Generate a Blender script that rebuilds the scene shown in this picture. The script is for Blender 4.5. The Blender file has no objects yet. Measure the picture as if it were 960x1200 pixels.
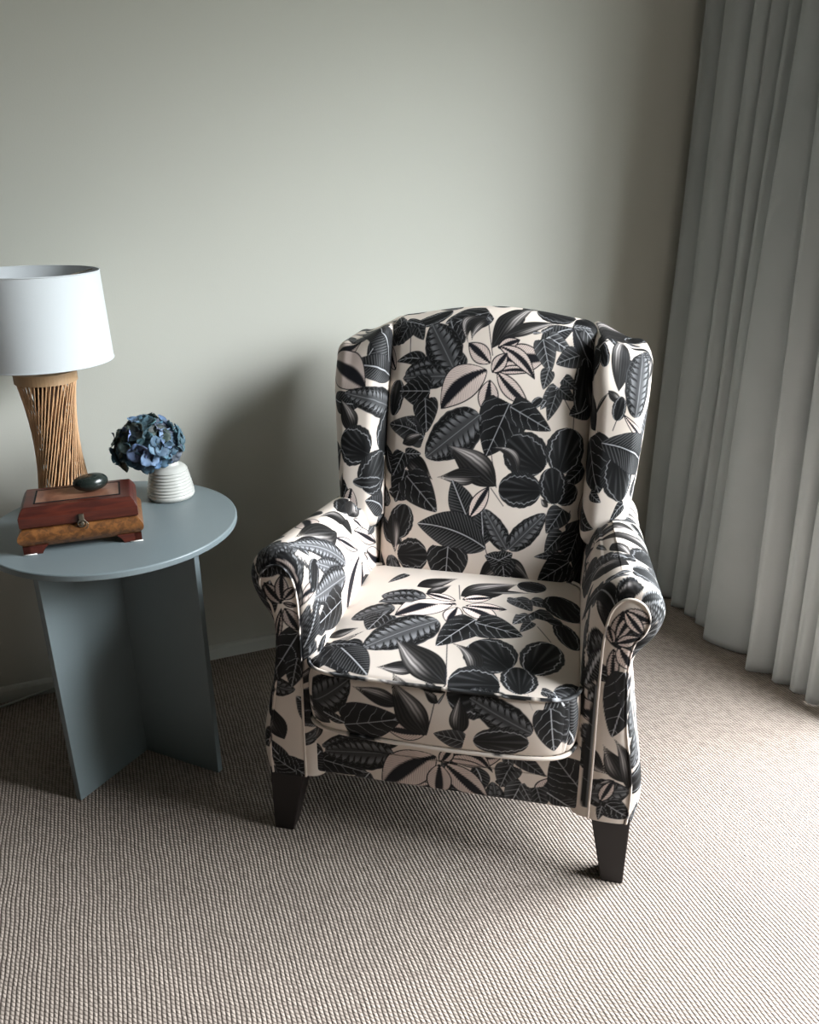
import bpy, math, random
import numpy as np
from mathutils import Vector, Matrix

rng = np.random.default_rng(7)
random.seed(7)
COL = bpy.context.scene.collection
PI = math.pi

# ------------------------------------------------------------------ helpers
def link(o, parent=None):
    COL.objects.link(o)
    if parent is not None:
        o.parent = parent
    return o

def mesh_obj(name, verts, faces, mat=None, parent=None, smooth=True, quads=None):
    me = bpy.data.meshes.new(name)
    if quads is not None:
        verts = np.asarray(verts, dtype=np.float32); quads = np.asarray(quads, dtype=np.int32)
        me.vertices.add(len(verts)); me.vertices.foreach_set('co', verts.ravel())
        me.loops.add(quads.size); me.loops.foreach_set('vertex_index', quads.ravel())
        me.polygons.add(len(quads))
        me.polygons.foreach_set('loop_start', np.arange(0, quads.size, 4, dtype=np.int32))
        me.polygons.foreach_set('loop_total', np.full(len(quads), 4, dtype=np.int32))
        me.update(calc_edges=True); me.validate()
    else:
        me.from_pydata([tuple(v) for v in verts], [], faces); me.update()
    me.polygons.foreach_set('use_smooth', [smooth] * len(me.polygons))
    if mat:
        me.materials.append(mat)
    return link(bpy.data.objects.new(name, me), parent)

def empty(name, loc=(0, 0, 0), rotz=0):
    o = bpy.data.objects.new(name, None)
    o.empty_display_size = 0.05
    link(o); o.location = loc; o.rotation_euler = (0, 0, rotz)
    return o

def tag(o, label, cat, group=None):
    o['label'] = label; o['category'] = cat
    if group: o['group'] = group

def structure(o):
    o['kind'] = 'structure'
    return o

class MB:
    """collects shapes into one mesh"""
    def __init__(s): s.v = []; s.f = []
    def add(s, v, f):
        n = len(s.v); s.v += [tuple(p) for p in v]; s.f += [tuple(i + n for i in q) for q in f]
    def box(s, x0, x1, y0, y1, z0, z1):
        s.add([(x0,y0,z0),(x1,y0,z0),(x1,y1,z0),(x0,y1,z0),(x0,y0,z1),(x1,y0,z1),(x1,y1,z1),(x0,y1,z1)],
              [(0,3,2,1),(4,5,6,7),(0,1,5,4),(1,2,6,5),(2,3,7,6),(3,0,4,7)])
    def tube(s, pts, r, n=8, closed=False, cap=True):
        pts = [Vector(p) for p in pts]; m = len(pts); rings = []
        prev = None
        for i, p in enumerate(pts):
            a = pts[(i - 1) % m] if (closed or i > 0) else p
            b = pts[(i + 1) % m] if (closed or i < m - 1) else p
            t = (b - a).normalized()
            if prev is None:
                u = t.orthogonal().normalized()
            else:
                u = (prev - t * prev.dot(t)).normalized()
            prev = u; w = t.cross(u)
            rr = r[i] if hasattr(r, '__len__') else r
            rings.append([p + (u * math.cos(2*PI*k/n) + w * math.sin(2*PI*k/n)) * rr for k in range(n)])
        v = [q for ring in rings for q in ring]; f = []
        for i in range(m if closed else m - 1):
            j = (i + 1) % m
            for k in range(n):
                l = (k + 1) % n
                f.append((i*n+k, i*n+l, j*n+l, j*n+k))
        if cap and not closed:
            f.append(tuple(range(n))[::-1]); f.append(tuple((m-1)*n + k for k in range(n)))
        s.add(v, f)
    def lathe(s, prof, n=64, c=(0, 0, 0), closed=False):
        v = []; f = []; m = len(prof)
        for r, z in prof:
            for k in range(n):
                a = 2*PI*k/n; v.append((c[0]+r*math.cos(a), c[1]+r*math.sin(a), c[2]+z))
        for i in range(m if closed else m - 1):
            j = (i + 1) % m
            for k in range(n):
                l = (k+1) % n
                f.append((i*n+k, i*n+l, j*n+l, j*n+k))
        s.add(v, f)
    def build(s, name, mat=None, parent=None, smooth=True, bevel=0, seg=2, subsurf=0, angle=None):
        o = mesh_obj(name, s.v, s.f, mat, parent, smooth)
        if bevel:
            b = o.modifiers.new('bevel', 'BEVEL'); b.width = bevel; b.segments = seg
            b.limit_method = 'ANGLE'; b.angle_limit = math.radians(30); b.harden_normals = False
        if subsurf:
            b = o.modifiers.new('sub', 'SUBSURF'); b.levels = subsurf; b.render_levels = subsurf
        return o

# ------------------------------------------------------------------ materials
def newmat(name):
    m = bpy.data.materials.new(name); m.use_nodes = True
    nt = m.node_tree; bs = nt.nodes['Principled BSDF']
    return m, nt, bs

def N(nt, t, **kw):
    n = nt.nodes.new(t)
    for k, v in kw.items():
        if k.startswith('i_'):
            n.inputs[k[2:].replace('_', ' ')].default_value = v
        else:
            setattr(n, k, v)
    return n

def math_node(nt, op, a, b=None, c=None):
    n = nt.nodes.new('ShaderNodeMath'); n.operation = op
    for i, x in enumerate((a, b, c)):
        if x is None: continue
        if isinstance(x, (int, float)): n.inputs[i].default_value = x
        else: nt.links.new(x, n.inputs[i])
    return n.outputs[0]

def simple(name, color, rough=0.5, spec=0.5, noise=None, bump=None, metal=0, coat=0, vary=0.0, vscale=5):
    m, nt, bs = newmat(name)
    bs.inputs['Base Color'].default_value = (*color, 1); bs.inputs['Roughness'].default_value = rough
    bs.inputs['Specular IOR Level'].default_value = spec; bs.inputs['Metallic'].default_value = metal
    bs.inputs['Coat Weight'].default_value = coat
    tc = N(nt, 'ShaderNodeTexCoord')
    if vary:
        nz = N(nt, 'ShaderNodeTexNoise'); nz.inputs['Scale'].default_value = vscale; nz.inputs['Detail'].default_value = 4
        nt.links.new(tc.outputs['Object'], nz.inputs['Vector'])
        mx = N(nt, 'ShaderNodeMix', data_type='RGBA')
        mx.inputs['A'].default_value = (*[c*(1-vary) for c in color], 1)
        mx.inputs['B'].default_value = (*[min(1, c*(1+vary)) for c in color], 1)
        nt.links.new(nz.outputs['Fac'], mx.inputs['Factor']); nt.links.new(mx.outputs['Result'], bs.inputs['Base Color'])
    if bump:
        nz = N(nt, 'ShaderNodeTexNoise'); nz.inputs['Scale'].default_value = bump[0]; nz.inputs['Detail'].default_value = 3
        nt.links.new(tc.outputs['Object'], nz.inputs['Vector'])
        bp = N(nt, 'ShaderNodeBump'); bp.inputs['Distance'].default_value = bump[1]; bp.inputs['Strength'].default_value = 1
        nt.links.new(nz.outputs['Fac'], bp.inputs['Height']); nt.links.new(bp.outputs['Normal'], bs.inputs['Normal'])
    return m

M = {}
M['wall'] = simple('wall_paint', (0.57, 0.565, 0.505), 0.75, 0.3, bump=(260, 0.0002), vary=0.02, vscale=1.3)
M['wall_dark'] = simple('low_bounce_wall', (0.09, 0.09, 0.085), 0.8, 0.2)  # unseen walls, kept this dark to cut bounce light
M['ceiling'] = simple('ceiling_paint', (0.42, 0.42, 0.40), 0.9, 0.2)
M['trim'] = simple('trim_paint', (0.62, 0.62, 0.57), 0.45, 0.4)
M['table'] = simple('blue_grey_lacquer', (0.165, 0.20, 0.21), 0.38, 0.5, bump=(180, 0.00006), vary=0.05, vscale=6)
M['shade'] = simple('white_lampshade', (0.60, 0.63, 0.65), 0.9, 0.2, bump=(900, 0.0001))
M['rattan'] = simple('natural_rattan', (0.62, 0.37, 0.20), 0.5, 0.4, vary=0.25, vscale=18)
M['rattan_ring'] = simple('pale_rattan_band', (0.46, 0.29, 0.16), 0.5, 0.4, vary=0.15, vscale=40)
M['dark_core'] = simple('rod_gap_shade', (0.05, 0.025, 0.014), 0.8, 0.2)
M['leg'] = simple('dark_wood_leg', (0.009, 0.0055, 0.005), 0.45, 0.35, vary=0.3, vscale=12)
M['stone'] = simple('polished_dark_stone', (0.012, 0.017, 0.015), 0.22, 0.5, vary=0.4, vscale=30)
M['ceramic'] = simple('white_glazed_ceramic', (0.44, 0.44, 0.41), 0.3, 0.45, bump=(60, 0.0003), vary=0.06, vscale=25)
M['brass'] = simple('aged_metal', (0.20, 0.17, 0.13), 0.4, 0.5, metal=0.9)
M['felt'] = simple('pale_foot_pad', (0.75, 0.72, 0.68), 0.9, 0.2)
M['cable'] = simple('pale_cable_plastic', (0.45, 0.46, 0.43), 0.4, 0.4)
M['frame'] = simple('window_frame_paint', (0.75, 0.76, 0.75), 0.4, 0.5)
M['under'] = simple('black_lining', (0.02, 0.02, 0.02), 0.95, 0.1)

def wood(name, dark, light, scale, rough, stretch=(1, 1, 1), coat=0.3):
    m, nt, bs = newmat(name)
    tc = N(nt, 'ShaderNodeTexCoord'); mp = N(nt, 'ShaderNodeMapping'); mp.inputs['Scale'].default_value = stretch
    nz = N(nt, 'ShaderNodeTexNoise'); nz.inputs['Scale'].default_value = scale; nz.inputs['Detail'].default_value = 6
    nz.inputs['Distortion'].default_value = 0.8
    cr = N(nt, 'ShaderNodeValToRGB')
    cr.color_ramp.elements[0].position = 0.38; cr.color_ramp.elements[0].color = (*dark, 1)
    cr.color_ramp.elements[1].position = 0.64; cr.color_ramp.elements[1].color = (*light, 1)
    nt.links.new(tc.outputs['Object'], mp.inputs['Vector']); nt.links.new(mp.outputs[0], nz.inputs['Vector'])
    nt.links.new(nz.outputs['Fac'], cr.inputs['Fac']); nt.links.new(cr.outputs[0], bs.inputs['Base Color'])
    bs.inputs['Roughness'].default_value = rough; bs.inputs['Coat Weight'].default_value = coat
    bs.inputs['Coat Roughness'].default_value = 0.25
    return m
M['mahogany'] = wood('red_mahogany', (0.042, 0.007, 0.004), (0.085, 0.015, 0.007), 14, 0.38, (1, 6, 6), 0.12)
M['burl'] = wood('burl_walnut', (0.080, 0.030, 0.009), (0.20, 0.080, 0.023), 95, 0.38, (1, 1, 1), 0.12)
M['inlay'] = wood('pale_burl_inlay', (0.12, 0.042, 0.024), (0.25, 0.115, 0.070), 22, 0.35, (1, 1, 1), 0.12)

def carpet():
    m, nt, bs = newmat('ribbed_loop_carpet')
    tc = N(nt, 'ShaderNodeTexCoord'); mp = N(nt, 'ShaderNodeMapping')
    mp.inputs['Rotation'].default_value = (0, 0, math.radians(1.4))
    nt.links.new(tc.outputs['Object'], mp.inputs['Vector'])
    # gentle wander of the rows
    wn = N(nt, 'ShaderNodeTexNoise'); wn.inputs['Scale'].default_value = 9; wn.inputs['Detail'].default_value = 2
    nt.links.new(mp.outputs[0], wn.inputs['Vector'])
    sp = N(nt, 'ShaderNodeSeparateXYZ'); nt.links.new(mp.outputs[0], sp.inputs[0])
    x, y = sp.outputs['X'], sp.outputs['Y']
    wx = math_node(nt, 'MULTIPLY', math_node(nt, 'SUBTRACT', wn.outputs['Fac'], 0.5), 0.009)
    x = math_node(nt, 'ADD', x, wx)
    P = 0.0084; L = 0.0088
    xr = math_node(nt, 'DIVIDE', x, P)
    row = math_node(nt, 'FLOOR', xr)
    fx = math_node(nt, 'SUBTRACT', math_node(nt, 'FRACT', xr), 0.5)
    h1 = math_node(nt, 'SUBTRACT', 1.0, math_node(nt, 'POWER', math_node(nt, 'MULTIPLY', math_node(nt, 'ABSOLUTE', fx), 2.0), 2.2))
    rnd = N(nt, 'ShaderNodeTexWhiteNoise', noise_dimensions='1D'); nt.links.new(row, rnd.inputs['W'])
    yr = math_node(nt, 'ADD', math_node(nt, 'DIVIDE', y, L), math_node(nt, 'ADD', rnd.outputs['Value'], math_node(nt, 'MULTIPLY', fx, 0.7)))
    fy = math_node(nt, 'SUBTRACT', math_node(nt, 'FRACT', yr), 0.5)
    h2 = math_node(nt, 'SUBTRACT', 1.0, math_node(nt, 'POWER', math_node(nt, 'MULTIPLY', math_node(nt, 'ABSOLUTE', fy), 2.0), 2.5))
    # per-loop tint
    cv = N(nt, 'ShaderNodeCombineXYZ'); nt.links.new(row, cv.inputs[0]); nt.links.new(math_node(nt, 'FLOOR', yr), cv.inputs[1])
    rl = N(nt, 'ShaderNodeTexWhiteNoise', noise_dimensions='2D'); nt.links.new(cv.outputs[0], rl.inputs['Vector'])
    h = math_node(nt, 'MULTIPLY', h1, math_node(nt, 'ADD', 0.34, math_node(nt, 'MULTIPLY', h2, 0.66)))
    fz = N(nt, 'ShaderNodeTexNoise'); fz.inputs['Scale'].default_value = 900; fz.inputs['Detail'].default_value = 2
    nt.links.new(mp.outputs[0], fz.inputs['Vector'])
    hh = math_node(nt, 'ADD', math_node(nt, 'MULTIPLY', h, math_node(nt, 'ADD', 0.62, math_node(nt, 'MULTIPLY', rl.outputs['Value'], 0.62))),
                   math_node(nt, 'MULTIPLY', fz.outputs['Fac'], 0.25))
    bp = N(nt, 'ShaderNodeBump'); bp.inputs['Strength'].default_value = 0.75; bp.inputs['Distance'].default_value = 0.0034
    nt.links.new(hh, bp.inputs['Height']); nt.links.new(bp.outputs['Normal'], bs.inputs['Normal'])
    # yarn colour: darker where the loop height is low, between rows and loops
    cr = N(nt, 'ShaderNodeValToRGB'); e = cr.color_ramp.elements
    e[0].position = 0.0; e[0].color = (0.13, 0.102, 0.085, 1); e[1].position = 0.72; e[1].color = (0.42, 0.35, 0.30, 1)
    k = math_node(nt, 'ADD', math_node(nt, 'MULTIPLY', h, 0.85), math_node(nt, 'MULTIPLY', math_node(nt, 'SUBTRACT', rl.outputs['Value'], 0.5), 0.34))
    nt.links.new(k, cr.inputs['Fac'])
    wear = N(nt, 'ShaderNodeTexNoise'); wear.inputs['Scale'].default_value = 3.0; wear.inputs['Detail'].default_value = 5
    nt.links.new(tc.outputs['Object'], wear.inputs['Vector'])
    mx = N(nt, 'ShaderNodeMix', data_type='RGBA', blend_type='MULTIPLY'); mx.inputs['Factor'].default_value = 0.25
    nt.links.new(cr.outputs[0], mx.inputs['A']); nt.links.new(wear.outputs['Fac'], mx.inputs['B'])
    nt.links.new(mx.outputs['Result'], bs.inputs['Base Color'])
    bs.inputs['Roughness'].default_value = 0.95; bs.inputs['Specular IOR Level'].default_value = 0.15
    return m
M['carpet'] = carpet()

def curtain_mat():
    m, nt, bs = newmat('grey_curtain_cloth')
    tc = N(nt, 'ShaderNodeTexCoord')
    nz = N(nt, 'ShaderNodeTexNoise'); nz.inputs['Scale'].default_value = 1400
    nt.links.new(tc.outputs['Object'], nz.inputs['Vector'])
    n2 = N(nt, 'ShaderNodeTexNoise'); n2.inputs['Scale'].default_value = 6; nt.links.new(tc.outputs['Object'], n2.inputs['Vector'])
    mx = N(nt, 'ShaderNodeMix', data_type='RGBA')
    mx.inputs['A'].default_value = (0.37, 0.390, 0.386, 1); mx.inputs['B'].default_value = (0.42, 0.440, 0.435, 1)
    nt.links.new(n2.outputs['Fac'], mx.inputs['Factor']); nt.links.new(mx.outputs['Result'], bs.inputs['Base Color'])
    bp = N(nt, 'ShaderNodeBump'); bp.inputs['Distance'].default_value = 0.0004; bp.inputs['Strength'].default_value = 0.6
    nt.links.new(nz.outputs['Fac'], bp.inputs['Height']); nt.links.new(bp.outputs['Normal'], bs.inputs['Normal'])
    bs.inputs['Roughness'].default_value = 0.8; bs.inputs['Specular IOR Level'].default_value = 0.25
    bs.inputs['Sheen Weight'].default_value = 0.15
    return m
M['curtain'] = curtain_mat()

def print_mat():
    m, nt, bs = newmat('leaf_print_linen')
    at = N(nt, 'ShaderNodeAttribute', attribute_name='print')
    nt.links.new(at.outputs['Color'], bs.inputs['Base Color'])
    tc = N(nt, 'ShaderNodeTexCoord')
    nz = N(nt, 'ShaderNodeTexNoise'); nz.inputs['Scale'].default_value = 1500; nz.inputs['Detail'].default_value = 2
    nt.links.new(tc.outputs['Object'], nz.inputs['Vector'])
    bp = N(nt, 'ShaderNodeBump'); bp.inputs['Distance'].default_value = 0.0003; bp.inputs['Strength'].default_value = 0.6
    nt.links.new(nz.outputs['Fac'], bp.inputs['Height']); nt.links.new(bp.outputs['Normal'], bs.inputs['Normal'])
    bs.inputs['Roughness'].default_value = 0.6; bs.inputs['Specular IOR Level'].default_value = 0.22
    return m
M['print'] = print_mat()

# ------------------------------------------------------------------ the printed fabric (leaf drawing, in metres on the cloth)
CREAM = np.array([0.67, 0.585, 0.515])
INK = np.array([0.014, 0.014, 0.020])
def sm(a, b, x):
    t = np.clip((x - a) / (b - a + 1e-9), 0, 1); return t * t * (3 - 2 * t)
def mixc(c0, c1, k):
    return c0 * (1 - k[:, None]) + c1 * k[:, None]
G = lambda v, w=(1.0, 1.0, 1.03): np.array([v*w[0], v*w[1], v*w[2]])

def profile(kind, s):
    s = np.clip(s, 0, 1)
    if kind == 'trad': w = np.sin(PI * s ** 0.9) ** 0.85
    elif kind == 'fic': w = np.sin(PI * s ** 0.85) ** 0.8
    elif kind in ('cal',): w = (np.sin(PI * s ** 0.8)) ** 0.6
    elif kind in ('ring',): w = np.sqrt(np.clip(1 - (2 * s - 1) ** 2, 0, 1))
    elif kind in ('heart', 'net'): w = np.clip(np.sin(PI * np.clip(s * 0.93 + 0.07, 0, 1) ** 0.55), 0, 1) ** 0.75
    elif kind == 'swo': w = np.sin(PI * s ** 0.72) ** 1.35
    else: w = np.sin(PI * s)
    return np.maximum(w, 1e-4)

def paint(col, P, leaf):
    kind, bx, by, tx, ty, hw, bend = leaf[:7]
    b = np.array([bx, by]); t = np.array([tx, ty]); L = np.linalg.norm(t - b)
    if L < 1e-4: return
    if kind == 'stem':
        e = (t - b) / L; n = np.array([-e[1], e[0]]); q = P - b
        s = (q @ e) / L; d = np.abs((q @ n) - bend * L * 4 * s * (1 - s))
        k = np.clip((hw - d) / 0.0012 + 0.5, 0, 1) * ((s > 0) & (s < 1)); col[:] = mixc(col, INK[None] * 1.5, k); return
    e = (t - b) / L; n = np.array([-e[1], e[0]])
    R = L * 0.6 + hw + abs(bend) * L
    c = (b + t) / 2
    idx = np.nonzero((np.abs(P[:, 0] - c[0]) < R) & (np.abs(P[:, 1] - c[1]) < R))[0]
    if len(idx) == 0: return
    q = P[idx] - b; s = (q @ e) / L; y = (q @ n)
    y = y - bend * L * 4 * s * (1 - s)
    w = profile(kind, s) * hw
    wob = 1.0
    if kind in ('cal', 'ring'): wob = 1 + 0.018 * np.sin(s * 23 + bx * 70) + 0.012 * np.sin(s * 47 + by * 40)
    r = np.abs(y) / (w * wob); ins = (s > 0) & (s < 1)
    d = (1 - r) * w
    al = np.clip(d / 0.0014 + 0.5, 0, 1) * ins
    k_ = al > 0
    idx, s, y, w, r, d, al = idx[k_], s[k_], y[k_], w[k_], r[k_], d[k_], al[k_]
    if len(idx) == 0: return
    ay = np.abs(y); rel = ay / hw
    n_ = len(s); one = np.ones(n_)
    h = lambda k: 0.5 + 0.5 * math.sin(bx * 311 + by * 173 + k * 2.1)
    wv = np.sin(s * 17 + bx * 90) * 0.5 + np.sin(s * 41 + by * 50) * 0.3
    lw = lambda dist, half, soft=0.0010: np.clip((half + soft / 2 - dist) / soft, 0, 1)
    if kind == 'trad':
        ph = s * L - ay * 0.9
        hatch = 0.5 + 0.5 * np.cos(ph / 0.0055 * 2 * PI + wv)
        base = mixc(one[:, None] * np.array([0.60, 0.515, 0.475]), np.array([0.20, 0.165, 0.155])[None], hatch ** 3 * 0.70 * sm(0.05, 0.3, s))
        base = mixc(base, np.array([0.25, 0.21, 0.20])[None], sm(0.75, 1.0, s) * 0.5)
        bw = 0.10 + 0.24 * np.sin(PI * np.clip(s, 0, 1) ** 1.3)
        band = 1 - sm(bw * 0.75, bw * 1.1, rel + 0.04 * np.cos(ph / 0.0055 * 2 * PI))
        base = mixc(base, INK[None], band)
        base = mixc(base, INK[None], lw(d, 0.0030))
    elif kind == 'fic':
        ph = s * L - ay * 0.75
        v = 0.5 + 0.5 * np.cos(ph / 0.0085 * 2 * PI)
        base = mixc(one[:, None] * G(0.012), G(0.050)[None], sm(0.1, 0.9, r) * (0.35 + 0.65 * (y > 0)) * 0.9)
        base = mixc(base, G(0.26)[None], (v ** 6) * 0.5 * sm(0.02, 0.2, r))
        base = mixc(base, G(0.42)[None], lw(ay, 0.0013))
        base = mixc(base, INK[None], lw(d, 0.0014))
    elif kind == 'heart':
        base = mixc(one[:, None] * G(0.009), G(0.034)[None], sm(0.2, 0.95, r) * 0.8)
        sp = L / 4.6
        ph = (s * L - ay * (0.55 + 0.5 * r)) / sp + 0.15 * wv
        f = np.abs(ph - np.round(ph)) * sp
        base = mixc(base, G(0.27)[None], lw(f, 0.0008) * 0.8)
        base = mixc(base, G(0.32)[None], lw(ay, 0.0010))
        base = mixc(base, INK[None], lw(d, 0.0015))
    elif kind == 'cal':
        nl = max(4.0, L / 0.016)
        ph = (s * nl - rel * 1.6) * 2 * PI + wv * 1.2 + (y > 0) * 1.3
        lobe = 0.60 + 0.13 * np.cos(ph) + 0.05 * np.cos(2.1 * ph + 1)
        fea = 1 - sm(lobe - 0.16, lobe + 0.05, r)
        fine = 0.5 + 0.5 * np.cos((s * L - ay * 0.9) / 0.0042 * 2 * PI + wv)
        base = one[:, None] * G(0.010)
        grey = G(0.075)[None] + G(0.15)[None] * (sm(0.15, 0.55, r) * (0.55 + 0.45 * fine))[:, None]
        base = mixc(base, grey, fea)
        dk = sm(0.45, 0.95, np.cos(ph + 2.6)) * sm(0.16, 0.30, r) * (1 - sm(0.42, 0.55, r))
        base = mixc(base, G(0.008)[None], dk * 0.9)
        base = mixc(base, G(0.21)[None], lw(np.abs(r - (lobe + 0.13)) * w, 0.0006) * 0.55)
        base = mixc(base, G(0.12)[None], sm(0.90, 0.97, r) * 0.6)
        base = mixc(base, G(0.26)[None], lw(ay, 0.0009) * 0.7)
        base = mixc(base, INK[None], lw(d, 0.0012) * 0.8)
    elif kind == 'ring':
        base = mixc(one[:, None] * G(0.007), G(0.024)[None], sm(0.1, 0.6, r) * 0.6)
        rr = 0.74 + 0.030 * np.sin(s * 22 + bx * 40) + 0.025 * np.sin(s * 53)
        base = mixc(base, G(0.34)[None], lw(np.abs(r - rr) * w, 0.0011) * 0.8)
        ph = s * L - ay * 0.9
        base = mixc(base, G(0.080)[None], (0.5 + 0.5 * np.cos(ph / 0.0065 * 2 * PI)) ** 3 * 0.6 * (r > rr))
        base = mixc(base, G(0.13)[None], (0.5 + 0.5 * np.cos(np.arctan2(y, s * L + 0.004) * 26)) ** 4 * sm(0.15, 0.6, s) * (r < rr) * 0.40)
        base = mixc(base, G(0.045)[None], lw(ay, 0.0009) * 0.7)
    elif kind == 'swo':
        q2 = y / w; sg_ = 1 if h(1) > 0.5 else -1
        lg = sm(-1.0, 1.0, q2 * sg_)
        st = 0.5 + 0.5 * np.cos(q2 * 23 + s * 2.0 + wv * 0.6)
        st2 = 0.5 + 0.5 * np.cos(q2 * 11 + 1.3)
        glow = np.exp(-((q2 * sg_ - 0.45) / 0.30) ** 2) * sm(0.15, 0.55, s) * (1 - sm(0.85, 1.0, s))
        tone = 0.012 + 0.50 * glow * (0.35 + 0.65 * st) + 0.10 * lg * st2 * sm(0.3, 0.9, s) + 0.03 * st
        base = tone[:, None] * np.array([1.0, 0.93, 0.90])[None]
        base = mixc(base, G(0.10)[None], lw(ay, 0.0008) * 0.6)
        base = mixc(base, INK[None], lw(d, 0.0012) * 0.9)
        # the tip breaks up into fine feathered strokes
        al = al * (1 - sm(0.70, 1.0, s) * sm(0.35, 0.75, st) * 0.85)
    else:  # net
        base = mixc(one[:, None] * G(0.025), G(0.085)[None], sm(0.1, 0.9, r))
        sp = L / 5.0
        ph = (s * L - ay * 0.8) / sp
        f = np.abs(ph - np.round(ph)) * sp
        base = mixc(base, G(0.27)[None], lw(f, 0.0009) * 0.85)
        base = mixc(base, G(0.33)[None], lw(ay, 0.0010))
        base = mixc(base, G(0.02)[None], lw(d, 0.0012))
    base = 1.25 * np.maximum(base, 0) ** 1.3
    if len(leaf) > 7 and leaf[7]:      # a paler or darker printing of the same leaf
        base = base * (1 + leaf[7])
    col[idx] = col[idx] * (1 - al[:, None]) + base * al[:, None]

LEAVES = {}
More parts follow.
